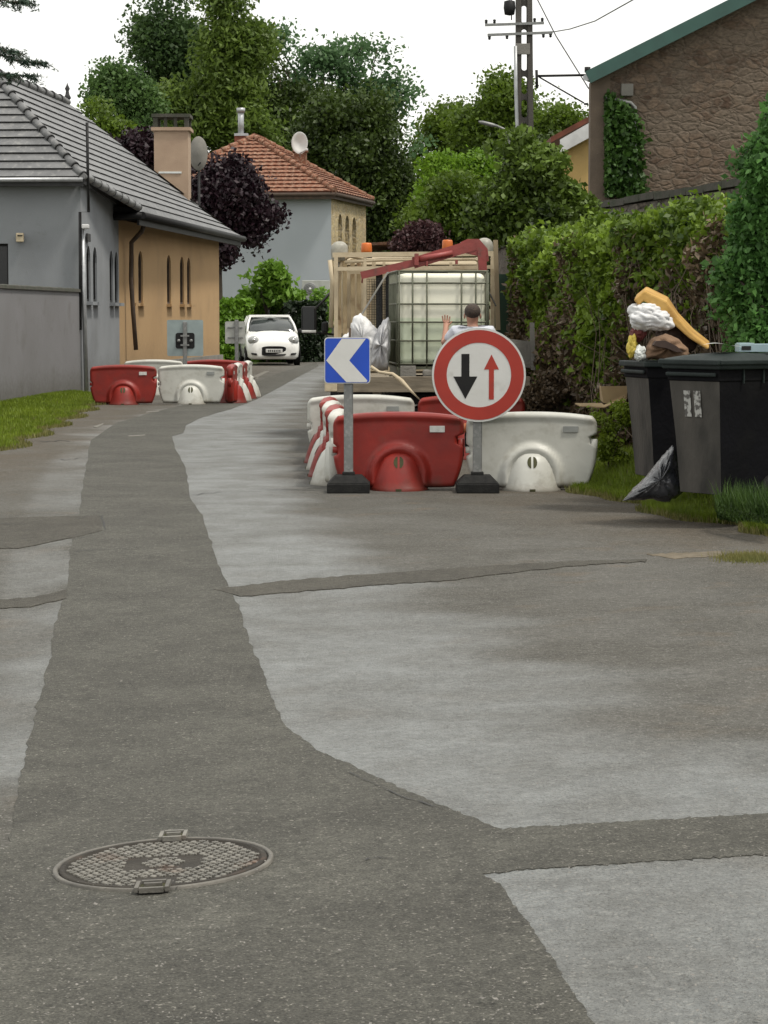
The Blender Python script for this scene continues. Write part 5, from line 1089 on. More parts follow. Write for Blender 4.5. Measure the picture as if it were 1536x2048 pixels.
# ---------------------------------------------------------------- wheeled bins
def wheeled_bin(loc, rz, label, lid=True, H=1.06, badge=False, front=None):
    t = thing('wheeled_bin', label, 'wheeled bin', loc, rz, 'black wheeled bins on the right verge'); zt = H-.09
    def rect(a_, b0, b1, z): return [(-a_, b0, z), (a_, b0, z), (a_, b1, z), (-a_, b1, z)]
    lv = [(.215, -.25, .24, .07), (.235, -.285, .29, .5), (.262, -.325, .345, zt-.12), (.268, -.335, .355, zt-.115), (.268, -.335, .355, zt)]
    mb = MB(); rr = [rect(*q) for q in lv]
    vs = [p for r_ in rr for p in r_]; fs = [(i*4+k, i*4+(k+1) % 4, (i+1)*4+(k+1) % 4, (i+1)*4+k) for i in range(len(lv)-1) for k in range(4)]; mi = []
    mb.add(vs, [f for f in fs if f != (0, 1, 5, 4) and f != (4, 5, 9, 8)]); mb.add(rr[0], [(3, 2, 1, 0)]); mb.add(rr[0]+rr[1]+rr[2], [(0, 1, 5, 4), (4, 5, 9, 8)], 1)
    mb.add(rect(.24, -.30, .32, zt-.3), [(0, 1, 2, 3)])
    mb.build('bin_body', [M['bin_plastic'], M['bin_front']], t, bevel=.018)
    mb = MB()
    for (c_, d_) in (((0, -.345, zt-.01), (.60, .05, .045)), ((0, .365, zt-.01), (.60, .05, .045)), ((-.285, .01, zt-.01), (.04, .70, .045)), ((.285, .01, zt-.01), (.04, .70, .045)), ((0, -.36, zt-.07), (.52, .018, .03))): mb.box(c_, d_, bev=.01)
    for s_ in (-1, 1):
        for k in (-.1, .1, .2): mb.box((s_*.278, k, zt-.08), (.012, .012, .11))
    mb.build('rim', M['bin_lid'], t)
    mb = MB()
    for s_ in (-1, 1): mb.bar((s_*.2, .35, zt-.02), (s_*.2, .45, zt+.03), .03, .03)
    mb.tube([(-.22, .45, zt+.03), (.22, .45, zt+.03)], .016, 8); mb.build('handle', M['bin_lid'], t)
    def wheel(s_):
        w_ = MB(); w_.lathe([(.001, -.025), (.085, -.025), (.1, -.018), (.1, .018), (.085, .025), (.001, .025)], 24, (s_*.25, .23, .1), axis='X'); o = w_.build('wheel', M['black_rubber'], t)
        MB().lathe([(.001, -.030), (.04, -.030), (.045, -.02), (.045, .02), (.04, .030), (.001, .030)], 16, (s_*.25, .23, .1), axis='X').build('hub', M['bin_lid'], o)
    wheel(-1); wheel(1)
    mb = MB(); mb.tube([(-.26, .23, .1), (.26, .23, .1)], .012, 8); mb.build('axle', M['galv'], t)
    if lid:
        mb = MB()
        def f(u_, v):
            x = -.31+.62*u_; y = -.385+.80*v; dome = .055*(math.sin(PI*min(1, max(0, u_)))**.4)*(math.sin(PI*v)**.4 if 0 < v < 1 else 0)
            return (x, y, zt+.03+dome)
        mb.grid(f, 16, 16); mb.box((0, -.372, zt+.018), (.62, .05, .04), bev=.01); mb.box((-.3, .015, zt+.018), (.04, .76, .035), bev=.008); mb.box((.3, .015, zt+.018), (.04, .76, .035), bev=.008); mb.box((0, .40, zt+.018), (.62, .04, .04), bev=.01)
        mb.build('lid', M['bin_lid'], t)
    else:
        mb = MB(); mb.box((0, .43, zt-.36), (.6, .05, .76), bev=.02, rx=R(4)); mb.build('lid', M['bin_lid'], t)
    if badge:
        mb = MB()
        for x in (-.075, .03):
            y = lambda z: -.285-(z-.5)*.105-.004
            mb.add([(x-.035, y(.63)-.004, .63), (x+.035, y(.63)-.004, .63), (x+.035, y(.82)-.004, .82), (x-.035, y(.82)-.004, .82)], [(0, 1, 2, 3)])
        mb.build('sticker', mat('sticker', (.36, .36, .34), (.08, .075, .07), 26, .7, lo=.46, hi=.56), t, recalc=False)
    return t
binA = wheeled_bin((2.31, 18.66, .215), R(-76), 'black wheeled bin overflowing with rubbish, left of the lidded one', False, 1.06)
binB = wheeled_bin((2.51, 17.24, .19), R(-54), 'black wheeled bin with closed lid and two worn white stickers', True, 1.10, True)
binC = wheeled_bin((3.05, 18.05, .21), R(-58), 'third black wheeled bin, mostly cut off at the right edge', True, 1.07)
def lump(name, px, py, Y, rx, rz_, m_, label, cat, ry=None, seed=0, amp=.25, parts=None, rot=0, fq=9):
    c = P(px, py, Y); t = thing(name, label, cat, c); mb = MB(); sx, sz = rx/F*Y, rz_/F*Y; sy = ry or sx*.8
    n, m = 72, 48; vs = []
    for j in range(m+1):
        th = PI*j/m
        for i in range(n):
            ph = 2*PI*i/n; d = Vector((math.sin(th)*math.cos(ph), math.sin(th)*math.sin(ph), math.cos(th)))
            from mathutils import noise
            k = 1+amp*noise.noise(d*1.3+Vector((seed, 0, 0)))*1.0+.02*noise.noise(d*6+Vector((seed, 0, 0)))-.13*abs(noise.noise(Vector((d.x*3.0, d.y*2, d.z*1.6))+Vector((seed, 3, 0))))-amp*.35*(1-abs(noise.noise(Vector((d.x*3, d.y*3, d.z*3))+Vector((0, seed, 0)))))**4*1.2
            v = Vector((d.x*sx*k, d.y*sy*k, d.z*sz*k)); v.rotate(Matrix.Rotation(rot, 3, 'Y')); vs.append(v)
    mb.add(vs, [(j*n+i, j*n+(i+1) % n, (j+1)*n+(i+1) % n, (j+1)*n+i) for j in range(m) for i in range(n)], 0, True)
    mb.build(parts or 'sack', M[m_], t); return t
def loosebox(name, label, cat, pts, m_, thick, pname, mb_=None):
    pass
lump('rubbish_bag', 1300, 634, 18.55, 50, 32, 'white_bag', 'stuffed white plastic bag on top of the open bin', 'rubbish bag', seed=3, rot=R(8), amp=.3)
lump('rubbish_bag', 1264, 692, 18.5, 11, 24, 'yellow_bag', 'crumpled yellow bag sticking up at the left rim of the open bin', 'rubbish bag', seed=5, ry=.06, amp=.35)
lump('rubbish_bag', 1282, 708, 18.45, 15, 17, 'paper', 'small crumpled pale bag at the rim of the open bin', 'rubbish bag', seed=6, ry=.06, amp=.45)
lump('cloth_bundle', 1276, 664, 18.6, 16, 18, 'maroon', 'maroon cloth squeezed under the white plastic bag', 'cloth', seed=8, ry=.1, amp=.35, parts='cloth')
lump('cloth_bundle', 1352, 676, 18.75, 44, 30, 'dark_brown', 'dark brown cushion wedged below the yellow foam slab', 'cushion', seed=9, ry=.14, rot=R(28), amp=.22, parts='cloth')
# yellow foam slab
t = thing('foam_slab', 'bent yellow foam slab draped over the rubbish and sloping down right', 'foam slab', P(1330, 640, 18.6))
pa = [(1276, 606), (1292, 592), (1330, 612), (1352, 640), (1385, 672), (1420, 697)]; W = [P(x, y, 18.62) for x, y in pa]; mb = MB(); lo = []; hi = []
for i, p in enumerate(W):
    d = (W[min(i+1, 5)]-W[max(i-1, 0)]).normalized(); n_ = V3(-d.z, 0, d.x); wd = (.030, .040, .044, .030, .022, .014)[i]
    lo += [p-n_*wd+V3(-.03, -.13, 0), p-n_*wd+V3(.03, .28, .04)]; hi += [p+n_*wd+V3(-.03, -.13, 0), p+n_*wd+V3(.03, .28, .04)]
vs = lo+hi; fs = []
for i in range(5):
    a_ = 2*i; fs += [(a_, a_+1, a_+3, a_+2), (12+a_, 12+a_+2, 12+a_+3, 12+a_+1), (a_, a_+2, 12+a_+2, 12+a_), (a_+1, 12+a_+1, 12+a_+3, a_+3)]
fs += [(0, 12, 13, 1), (10, 11, 23, 22)]; mb.add(vs, fs); o = mb.build('slab', M['yellow_foam'], t, world=True, bevel=.012)
# black sack between the bins
from mathutils import noise
# cardboard
t = thing('cardboard_box', 'flattened open cardboard box lying on the verge behind the open bin', 'cardboard box', P(1215, 806, 23.2))
mb = MB(); c = P(1232, 790, 23.2); mb.add([P(1202, 773, 23.0), P(1256, 772, 23.0), P(1252, 806, 23.0), P(1207, 806, 23.0), P(1198, 771, 23.5), P(1262, 770, 23.5), P(1262, 800, 23.5), P(1200, 800, 23.5)], [(0, 1, 2, 3), (4, 5, 6, 7), (0, 3, 7, 4), (1, 5, 6, 2), (3, 2, 6, 7)]); o = mb.build('carton', M['cardboard'], t, world=True); s_ = o.modifiers.new('solid', 'SOLIDIFY'); s_.thickness = .01
mb = MB(); mb.add([P(1150, 806, 22.9), P(1204, 806, 22.9), P(1212, 814, 22.6), P(1160, 811, 22.7)], [(0, 1, 2, 3)]); mb.add([P(1204, 813, 22.7), P(1250, 791, 22.6), P(1252, 797, 22.6), P(1208, 817, 22.6)], [(0, 1, 2, 3)]); o = mb.build('flap', M['cardboard'], t, world=True); s_ = o.modifiers.new('solid', 'SOLIDIFY'); s_.thickness = .01
# pale blue crate and papers on the lids
c = P(1512, 701, 17.75); t = thing('plastic_tray', 'pale blue plastic tray resting on the lid at the right edge', 'tray', c)
mb = MB(); 
for (a_, b_) in (((-.14, -.1), (.28, .1)), ((-.14, .1), (.28, .1)), ): pass
for (cc, dd) in (((.05, -.1, .02), (.38, .012, .06)), ((.05, .12, .02), (.38, .012, .06)), ((-.135, .01, .02), (.012, .22, .06)), ((.24, .01, .02), (.012, .22, .06)), ((.05, .01, -.005), (.37, .22, .01)), ((-.08, .01, .052), (.10, .23, .01))): mb.box(cc, dd, bev=.003)
mb.build('tray', M['pale_blue'], t)
MB().box((-.09, -.108, .02), (.07, .006, .03)).build('hand_hole', M['dark_metal'], t)
c = V3(2.47, 17.17, .19+1.10+.052); t = thing('sheet_of_paper', 'white paper lying on the lid of the bin with stickers', 'paper', c)
MB().grid(lambda u_, v: (-.10+.2*u_, -.14+.28*v, .012*math.sin(3*u_+2*v)), 8, 8).build('sheet', M['paper'], t); t.rotation_euler = (0, 0, R(-30))
# ---------------------------------------------------------------- car
def car():
    t = thing('parked_car', 'small white hatchback parked facing the camera before the green hedges', 'car', (X_(538, 75.0), 75.4, .0), R(7.5)); t.scale = (1.05, 1.0, 1.08)
    def loft(mb, st, ring, mi=0, caps=True):
        vs = [p for s_ in st for p in ring(*s_)]; n = len(ring(*st[0]))
        mb.add(vs, [(i*n+k, i*n+(k+1) % n, (i+1)*n+(k+1) % n, (i+1)*n+k) for i in range(len(st)-1) for k in range(n)], mi, True)
        if caps:
            for s_ in (st[0], st[-1]): r = ring(*s_); mb.add(r, [tuple(range(n))], mi)
    def ring(y, hw, zb, zt, top=.80):
        r = [(-hw*.86, zb), (-hw*.97, zb+.08), (-hw, zb+(zt-zb)*.45), (-hw*.985, zb+(zt-zb)*.72), (-hw*.95, zt-.05), (-hw*top, zt), (-hw*.4, zt+.03), (0, zt+.04)]
        r = r+[(-x, z) for x, z in r[-2::-1]]
        return [(x, y, z) for x, z in r]
    mb = MB(); loft(mb, [(-1.72, .52, .28, .50, .8), (-1.70, .62, .22, .62, .8), (-1.64, .71, .19, .72, .8), (-1.5, .775, .18, .82, .8), (-1.25, .805, .18, .91, .82), (-.95, .815, .18, .99, .84), (-.6, .815, .18, 1.0, .9), (0, .815, .18, .98, .94), (1.0, .81, .18, 1.0, .94), (1.4, .79, .2, 1.02, .92), (1.62, .74, .26, 1.0, .9), (1.70, .64, .34, .9, .85)], ring); mb.build('body', M['car_white'], t)
    def gr(y, hb, ht, zb, zt):
        r = [(-hb, zb), (-hb*.97, zb+(zt-zb)*.3), (-(hb*.35+ht*.65), zb+(zt-zb)*.72), (-ht, zt-.035), (-ht*.85, zt), (0, zt+.03)]; r = r+[(-x, z) for x, z in r[-2::-1]]
        return [(x, y, z) for x, z in r]
    mb = MB(); loft(mb, [(-1.02, .70, .62, .93, 1.0), (-.60, .745, .63, .95, 1.22), (-.25, .75, .60, .95, 1.385), (.05, .75, .58, .95, 1.425), (.9, .75, .57, .95, 1.42), (1.35, .74, .55, .95, 1.36), (1.62, .70, .52, .95, 1.1)], gr); gl = mb.build('windows', M['car_glass'], t)
    mb = MB(); 
    mb.grid(lambda u_, v: ((-.60+1.2*u_)*(1-.05*v), -.27+1.65*v, 1.43+.045*math.sin(PI*u_)-.06*abs(v-.45)**2*3), 10, 10)
    mb.add([(-.60, -.27, 1.40), (.60, -.27, 1.40), (.60, -.25, 1.47), (-.60, -.25, 1.47)], [(0, 1, 2, 3)])
    for s_ in (-1, 1):
        mb.tube([(s_*.745, -1.03, .96), (s_*.69, -.62, 1.20), (s_*.60, -.25, 1.40), (s_*.585, .3, 1.44), (s_*.58, 1.1, 1.42), (s_*.66, 1.6, 1.08)], .035, 8)
        mb.tube([(s_*.765, .25, .96), (s_*.60, .22, 1.42)], .04, 8)
        mb.tube([(s_*.765, .95, .98), (s_*.58, 1.0, 1.42)], .05, 8)
    mb.build('roof', M['car_white'], t)
    def proud(pts, m_, name, par=t, dy=-.012):
        mb = MB(); n = len(pts); A = [(x, y+dy, z) for x, y, z in pts]; mb.add(A+[(x, y+.05, z) for x, y, z in pts], [tuple(range(n))]+[(i, i+n, (i+1) % n+n, (i+1) % n) for i in range(n)]); return mb.build(name, M[m_], par)
    gp = [(x, -1.715+.09*(x/.4)**2, z) for x, z in [(.40*math.copysign(abs(math.cos(q))**.55, math.cos(q)), .42+.145*math.copysign(abs(math.sin(q))**.6, math.sin(q))) for q in [2*PI*k/24 for k in range(24)]]]
    gr_ = proud([(x, y-.075+.02*abs(x), z) for x, y, z in gp], 'dark_metal', 'grille')
    mb = MB(); mb.box((0, -1.815, .43), (.50, .02, .11), bev=.01); mb.build('licence_plate', M['reflector'], t)
    mb = MB(); 
    for k in range(7): mb.box((-.17+.055*k+.01, -1.828, .43), (.026 if k % 3 else .03, .006, .06))
    mb.build('plate_characters', M['sign_black'], t)
    for s_ in (-1, 1):
        mb = MB(); mb.sphere((s_*.60, -1.60, .735), .145, 14, 0, (1.15, .7, .85)); hl = mb.build('headlight', M['lens'], t)
        MB().sphere((s_*.59, -1.685, .74), .05, 10).build('bulb_reflector', M['chrome'], hl)
        proud([(s_*.50, -1.665, .30), (s_*.66, -1.60, .32), (s_*.68, -1.585, .37), (s_*.52, -1.66, .36)], 'dark_metal', 'air_inlet', dy=-.11)
        mb = MB(); mb.sphere((s_*.88, -.70, 1.0), .09, 12, 0, (.9, .6, .75)); mb.box((s_*.80, -.68, .97), (.1, .04, .04)); mb.build('side_mirror', M['dark_metal'], t)
        mb = MB(); mb.box((s_*.815, .1, .84), (.02, .16, .03)); mb.build('door_handle', M['car_white'], t)
        mb = MB(); 
        for yy in (-.75, .28, 1.05): mb.bar((s_*.817, yy, .3), (s_*.805, yy, .95), .008, .004)
        mb.build('door_seam', M['dark_metal'], t)
        for yy in (-1.08, 1.20):
            ar = MB(); ar.lathe([(.01, 0), (.335, 0), (.335, .018), (.01, .018)], 24, (s_*.80, yy, .30), axis='X'); ar.build('wheel_arch', M['dark_metal'], t)
            w_ = MB(); w_.lathe([(.12, -.09), (.26, -.09), (.285, -.06), (.285, .06), (.26, .09), (.12, .09)], 28, (s_*.74, yy, .285), axis='X'); wo = w_.build('wheel', M['black_rubber'], t)
            MB().lathe([(.001, s_*.095), (.06, s_*.09), (.17, s_*.07), (.185, s_*.09)], 20, (s_*.742, yy, .285), axis='X').build('rim', M['zinc'], wo)
    proud([(-.05, -1.60, .735), (.05, -1.60, .735), (.0, -1.58, .79)], 'chrome', 'front_emblem', dy=-.05)
    mb = MB(); mb.bar((-.5, -1.06, .985), (.12, -.94, 1.03), .02, .015); mb.bar((.0, -1.06, .985), (.55, -.96, 1.02), .02, .015); mb.build('wiper', M['dark_metal'], t)
    mb = MB(); mb.box((0, -.45, 1.33), (.16, .03, .06)); mb.build('rear_view_mirror', M['dark_metal'], t)
    mb = MB(); mb.tube([(0, .0, 1.47), (0, .2, 1.62)], .008, 5); mb.build('aerial', M['dark_metal'], t)
car()
# ---------------------------------------------------------------- lorry
TX, TY = .46, 26.6
lorry = thing('flatbed_lorry', 'old cream flatbed works lorry seen from behind with a red crane arm', 'lorry', (TX, TY, 0), R(1.0))
inv = Matrix.LocRotScale(lorry.location, lorry.rotation_euler, None).inverted()
def q(px, py, dY): p = P(px, py, TY+dY); return inv @ p
def LB(name, m_, fn, par=lorry, **k): mb = MB(); fn(mb); return mb.build(name, M[m_] if isinstance(m_, str) else m_, par, **k)
LB('chassis', 'dark_metal', lambda mb: (mb.box((-.38, 2.5, .62), (.09, 5, .18)), mb.box((.38, 2.5, .62), (.09, 5, .18)), mb.box((0, .3, .60), (.8, .08, .12)), mb.box((0, 1.5, .60), (.8, .08, .12)), mb.box((0, .25, .45), (1.7, .07, .1)), mb.tube([(-.8, 1.15, .36), (.8, 1.15, .36)], .06, 8), mb.sphere((0, 1.15, .36), .15)))
LB('bed_floor', 'bed_wood', lambda mb: [mb.box((-1.0+.2*i+.1, 1.75, .80), (.195, 3.5, .05)) for i in range(10)])
LB('rear_sill', 'bed_wood', lambda mb: (mb.box((0.05, -.03, .79), (2.28, .06, .16), bev=.008), mb.box((.05, -.06, .71), (2.2, .03, .03))))
LB('rear_sill_corner', 'cream_paint', lambda mb: (mb.box((-1.06, -.05, .80), (.14, .09, .20), bev=.01),))
LB('side_board', 'concrete', lambda mb: (mb.hexa([q(1000, 735, -.1), q(1062, 735, .0), q(1062, 735, .05), q(1000, 735, -.05)], [q(996, 675, -.1), q(1062, 683, .0), q(1062, 683, .05), q(996, 675, -.05)]), mb.bar(q(1064, 645, .0), q(1066, 740, .0), .05, .05)))
LB('side_board', 'dark_metal', lambda mb: mb.box((-1.09, 1.8, .78), (.04, 3.3, .14)))
def wheel(x, y, r=.37, wd=.2, out=1):
    mb = MB(); mb.lathe([(.2, -wd/2), (r-.03, -wd/2), (r, -wd/2+.03), (r, wd/2-.03), (r-.03, wd/2), (.2, wd/2)], 28, (x, y, r), axis='X'); w_ = mb.build('wheel', M['black_rubber'], lorry)
    MB().lathe([(.001, -.02), (.08, -.02), (.1, -wd*.3), (.2, -wd*.3), (.2, wd*.3), (.001, wd*.3)], 20, (x, y, r), axis='X').build('rim', M['cream_rust'], w_)
for x in (-.95, -.70, .70, .95): wheel(x, 1.15)
wheel(-.88, 4.3, .36, .22); wheel(.88, 4.3, .36, .22)
LB('mudguard', 'dark_metal', lambda mb: [mb.add([(s_*.58, 1.15+.45*math.cos(a_), .40+.42*math.sin(a_)) for a_ in np.linspace(0, PI, 12)]+[(s_*1.07, 1.15+.45*math.cos(a_), .40+.42*math.sin(a_)) for a_ in np.linspace(0, PI, 12)], [(k, k+1, k+13, k+12) for k in range(11)]) for s_ in (-1, 1)])
LB('mud_flap', 'black_rubber', lambda mb: (mb.box((-.83, .62, .42), (.46, .02, .42)), mb.box((.83, .62, .42), (.46, .02, .42))))
for s_ in (-1, 1):
    o = LB('tail_light', 'dark_metal', lambda mb: mb.box((s_*.82, .12, .62), (.32, .06, .11), bev=.01))
    LB('red_lens', 'sign_red', lambda mb: (mb.box((s_*.89, .085, .62), (.12, .02, .08), bev=.004),), o); LB('orange_lens', 'orange', lambda mb: (mb.box((s_*.75, .085, .62), (.10, .02, .08), bev=.004),), o)
LB('licence_plate', 'reflector', lambda mb: mb.box((.42, .10, .50), (.36, .015, .10), bev=.004))
LB('plate_holder', 'red_crane', lambda mb: (mb.box((.42, .12, .50), (.42, .015, .15), bev=.004),))
# cab
LB('cab', 'cream_paint', lambda mb: (mb.hexa([(-1.0, 3.62, .55), (.98, 3.62, .55), (.98, 5.3, .55), (-1.0, 5.3, .55)], [(-.98, 3.62, 1.35), (.96, 3.62, 1.35), (.96, 5.4, 1.35), (-.98, 5.4, 1.35)]),
    mb.hexa([(-.98, 3.63, 1.352), (-.50, 3.63, 1.352), (-.50, 3.70, 1.352), (-.98, 3.70, 1.352)], [(-.90, 3.70, 2.2), (-.50, 3.70, 2.2), (-.50, 3.76, 2.2), (-.90, 3.76, 2.2)]),
    mb.hexa([(.5, 3.63, 1.352), (.96, 3.63, 1.352), (.96, 3.70, 1.352), (.5, 3.70, 1.352)], [(.5, 3.70, 2.2), (.90, 3.70, 2.2), (.90, 3.76, 2.2), (.5, 3.76, 2.2)]),
    mb.hexa([(-.93, 3.66, 2.20), (.91, 3.66, 2.20), (.91, 5.0, 2.20), (-.93, 5.0, 2.20)], [(-.86, 3.72, 2.30), (.84, 3.72, 2.30), (.84, 4.9, 2.30), (-.86, 4.9, 2.30)]),
    mb.bar((-.95, 5.35, 1.35), (-.88, 4.95, 2.2), .08, .08), mb.bar((.93, 5.35, 1.35), (.86, 4.95, 2.2), .08, .08)), bevel=.02)
LB('rear_window', 'glass_dark', lambda mb: mb.add([(-.52, 3.71, 1.35), (.52, 3.71, 1.35), (.52, 3.75, 2.2), (-.52, 3.75, 2.2)], [(0, 1, 2, 3)]))
LB('windscreen', 'glass_dark', lambda mb: mb.add([(-.93, 5.36, 1.36), (.91, 5.36, 1.36), (.86, 4.97, 2.2), (-.88, 4.97, 2.2)], [(0, 1, 2, 3)]))
# headboard frame with mesh
def hb(mb):
    for z in (.88, 1.36): mb.box((0, 3.45, z), (2.06, .06, .06))
    mb.box((0, 3.45, 1.12), (1.96, .04, .44), mi=1)
    for x in (-.66, -.53, -.40, .10, .45, .80): mb.box((x, 3.44, 1.8), (.05 if x < -.4 else .035, .05, .86))
LB('headboard', [M['cream_paint'], M['concrete']], hb)
def ribs(mb):
    for x in (-.97, -.90, -.80, -.72): mb.box((x, 3.44, 1.55), (.055, .06, 1.45), bev=.008)
LB('side_panel', 'cream_rust', ribs)
def curved(mb):
    mb.tube([q(677, 640, 3.1), q(673, 585, 3.1), q(680, 545, 3.1), q(684, 520, 3.1), q(700, 512, 3.1), q(735, 520, 3.1)], .024, 8)
    mb.tube([q(662, 655, 3.0), q(665, 560, 3.0), q(660, 520, 3.0)], .03, 8)
LB('exhaust_stack', 'cream_paint', curved)
def mesh(mb):
    for i in range(17): mb.box((-.62+.032*i*1.0, 3.40, 1.72), (.005, .005, .60))
    for i in range(19): mb.box((-.36, 3.395, 1.44+.032*i), (.54, .005, .005))
LB('window_mesh', 'dark_metal', mesh)
LB('roof_rack', 'cream_paint', lambda mb: (mb.bar(q(665, 510, 3.0), q(992, 507, 3.0), .05, .06), mb.bar(q(672, 538, 2.9), q(990, 534, 2.9), .035, .045), mb.tube([q(690, 524, 3), q(760, 520, 3), q(950, 518, 3), q(960, 524, 3)], .022, 8), mb.bar(q(672, 505, 3), q(672, 700, 3), .05, .05), mb.box((-.1, 3.3, 2.13), (1.5, .03, .10)), mb.bar(q(985, 505, 3), q(985, 700, 3), .05, .05), mb.bar(q(730, 510, 3), q(730, 660, 3), .04, .04)))
for px, py in ((679, 499), (969, 492)):
    c = q(px, py, 3.15); o = LB('work_light', 'lamp_plastic', lambda mb: (mb.lathe([(.09, -.14), (.10, -.12), (.108, -.05), (.11, .0), (.10, .05), (.068, .085), (.03, .10), (.001, .102)], 20, c), mb.tube([c+V3(0, 0, -.3), c+V3(0, 0, -.15)], .03, 8)))
for px, py in ((733, 497), (895, 491)):
    c = q(px, py, 3.5); o = LB('orange_beacon', 'orange', lambda mb: mb.lathe([(.001, -.075), (.062, -.07), (.07, -.03), (.066, .05), (.058, .07), (.001, .075)], 18, c)); LB('beacon_base', 'dark_metal', lambda mb: mb.lathe([(.001, -.12), (.07, -.12), (.075, -.075), (.001, -.074)], 18, c), o)
LB('wooden_stake', 'post_wood', lambda mb: mb.bar(q(991, 480, 2.6), q(996, 660, 2.6), .055, .055))
# red crane
def cr(mb):
    A_, B_, C_ = q(722, 551, 1.9), q(836, 524, 1.95), q(950, 489, 2.0)
    mb.bar(A_, B_, .07, .09); mb.bar(B_.lerp(A_, .08), C_, .09, .135)
    mb.prism([(q(x, y, 2)[0], q(x, y, 2)[2]) for x, y in [(905, 512), (922, 484), (935, 478), (958, 478), (975, 498), (978, 522), (962, 526), (956, 512), (930, 506)]], 1.95, 2.07)
    mb.bar(q(963, 500, 2.0), q(971, 640, 2.0), .10, .12); mb.box((q(971, 640, 2)[0], 2.0, 1.0), (.22, .22, .4))
LB('crane_arm', 'red_crane', cr)
def cr2(mb): mb.tube([q(830, 520, 1.9), q(905, 506, 1.9)], .035, 10); mb.box(q(833, 519, 1.9), (.05, .12, .14)); mb.box(q(913, 524, 1.9), (.03, .1, .05)); mb.box(q(854, 527, 1.9), (.02, .08, .06)); mb.tube([q(725, 553, 1.9), q(724, 566, 1.9)], .01, 6)
LB('hydraulic_ram', 'red_crane', cr2)
# mirror on the left
LB('mirror_arm', 'dark_metal', lambda mb: (mb.tube([(-1.0, 4.6, 1.95), q(632, 617, 4.3)], .016, 6), mb.tube([(-1.0, 4.6, 1.30), q(632, 665, 4.3)], .016, 6), mb.box(q(650, 655, 4.0), (.09, .10, .15), bev=.03)))
mo = LB('side_mirror', 'dark_metal', lambda mb: mb.box(q(618, 640, 4.3), (.20, .07, .36), bev=.03)); LB('mirror_glass', 'glass_dark', lambda mb: mb.box(q(617, 638, 4.3)+V3(0, -.037, 0), (.15, .004, .29), bev=.001), mo)
LB('mirror_trim', 'reflector', lambda mb: (mb.box(q(618, 663, 4.25), (.19, .05, .035), bev=.01),), mo)
# ---- IBC
ib = thing('liquid_container', 'caged white plastic liquid container half full of greenish water on the lorry', 'tank', (.625, 26.72+.6, .83), R(4.2))
ib.scale = (1.05, 1.0, 1.05)
def rbox(mb, hx, hy, z0, z1, rc, mi=0, n=6):
    prof = []
    for k in range(n+1): a_ = PI/2*k/n; prof.append((rc-rc*math.sin(a_), z0+rc-rc*math.cos(a_)))
    prof = [(rc*(1-math.sin(PI/2*k/n)), z0+rc*(1-math.cos(PI/2*k/n))) for k in range(n+1)]+[(rc*(1-math.cos(PI/2*k/n)), z1-rc*(1-math.sin(PI/2*k/n))) for k in range(n+1)]
    vs = []
    ring0 = rrect(hx, hy, rc, 5); nn_ = len(ring0)
    for ins, z in prof:
        for x, y in rrect(hx-ins*.98, hy-ins*.98, max(.01, rc-ins*.8), 5): vs.append((x, y, z))
    m = len(prof); mb.add(vs, [(i*nn_+k, i*nn_+(k+1) % nn_, (i+1)*nn_+(k+1) % nn_, (i+1)*nn_+k) for i in range(m-1) for k in range(nn_)], mi, True)
    mb.add(vs[:nn_], [tuple(range(nn_))], mi); mb.add(vs[-nn_:], [tuple(range(nn_))], mi)
def tankmat():
    m = mat('tank_plastic', (.80, .79, .66), (.74, .73, .60), 3, .35, .1, 10); t = m.node_tree; n = t.nodes; l = t.links.new; b = n['Principled BSDF']
    src = b.inputs['Base Color'].links[0].from_socket; tcn = n.new('ShaderNodeTexCoord'); sp = n.new('ShaderNodeSeparateXYZ'); l(tcn.outputs['Object'], sp.inputs[0])
    r = n.new('ShaderNodeMapRange'); r.inputs['From Min'].default_value = .655; r.inputs['From Max'].default_value = .675; l(sp.outputs['Z'], r.inputs['Value'])
    nz = n.new('ShaderNodeTexNoise'); nz.inputs['Scale'].default_value = 4; l(tcn.outputs['Object'], nz.inputs['Vector']); r2 = n.new('ShaderNodeMapRange'); r2.inputs['From Min'].default_value = .5; r2.inputs['From Max'].default_value = .7; r2.inputs['To Max'].default_value = .7; l(nz.outputs['Fac'], r2.inputs['Value'])
    w_ = n.new('ShaderNodeMix'); w_.data_type = 'RGBA'; w_.inputs['A'].default_value = (.60, .66, .50, 1); w_.inputs['B'].default_value = (.48, .53, .36, 1); l(r2.outputs['Result'], w_.inputs['Factor'])
    x = n.new('ShaderNodeMix'); x.data_type = 'RGBA'; l(r.outputs['Result'], x.inputs['Factor']); l(w_.outputs['Result'], x.inputs['A']); l(src, x.inputs['B']); l(x.outputs['Result'], b.inputs['Base Color']); b.inputs['Subsurface Weight'].default_value = 0
    return m
mb = MB(); rbox(mb, .465, .565, .16, 1.145, .07); mb.build('plastic_tank', tankmat(), ib)
mb = MB(); mb.lathe([(.001, 1.14), (.11, 1.14), (.11, 1.17), (.09, 1.185), (.001, 1.185)], 20, (0, 0, 0)); mb.build('filler_cap', M['dark_metal'], ib)
mb = MB(); zz = [.17, .42, .62, .815, 1.04]
for z in zz+[1.165]:
    pts = [(x, y, z) for x, y in rrect(.495, .595, .05, 4)]; mb.tube(pts+[pts[0]], .0105 if z < 1.1 else .014, 6, caps=False)
for x in (-.475, -.33, -.175, .20, .355, .475):
    for y in (-.595, .595): mb.tube([(x, y, .13), (x, y, 1.165)], .0105, 6)
for y in (-.56, -.38, -.2, 0, .2, .38, .56):
    for x in (-.495, .495): mb.tube([(x, y, .13), (x, y, 1.165)], .0105, 6)
mb.build('cage', M['cage'], ib)
mb = MB(); mb.box((0, 0, .125), (1.0, 1.2, .03))
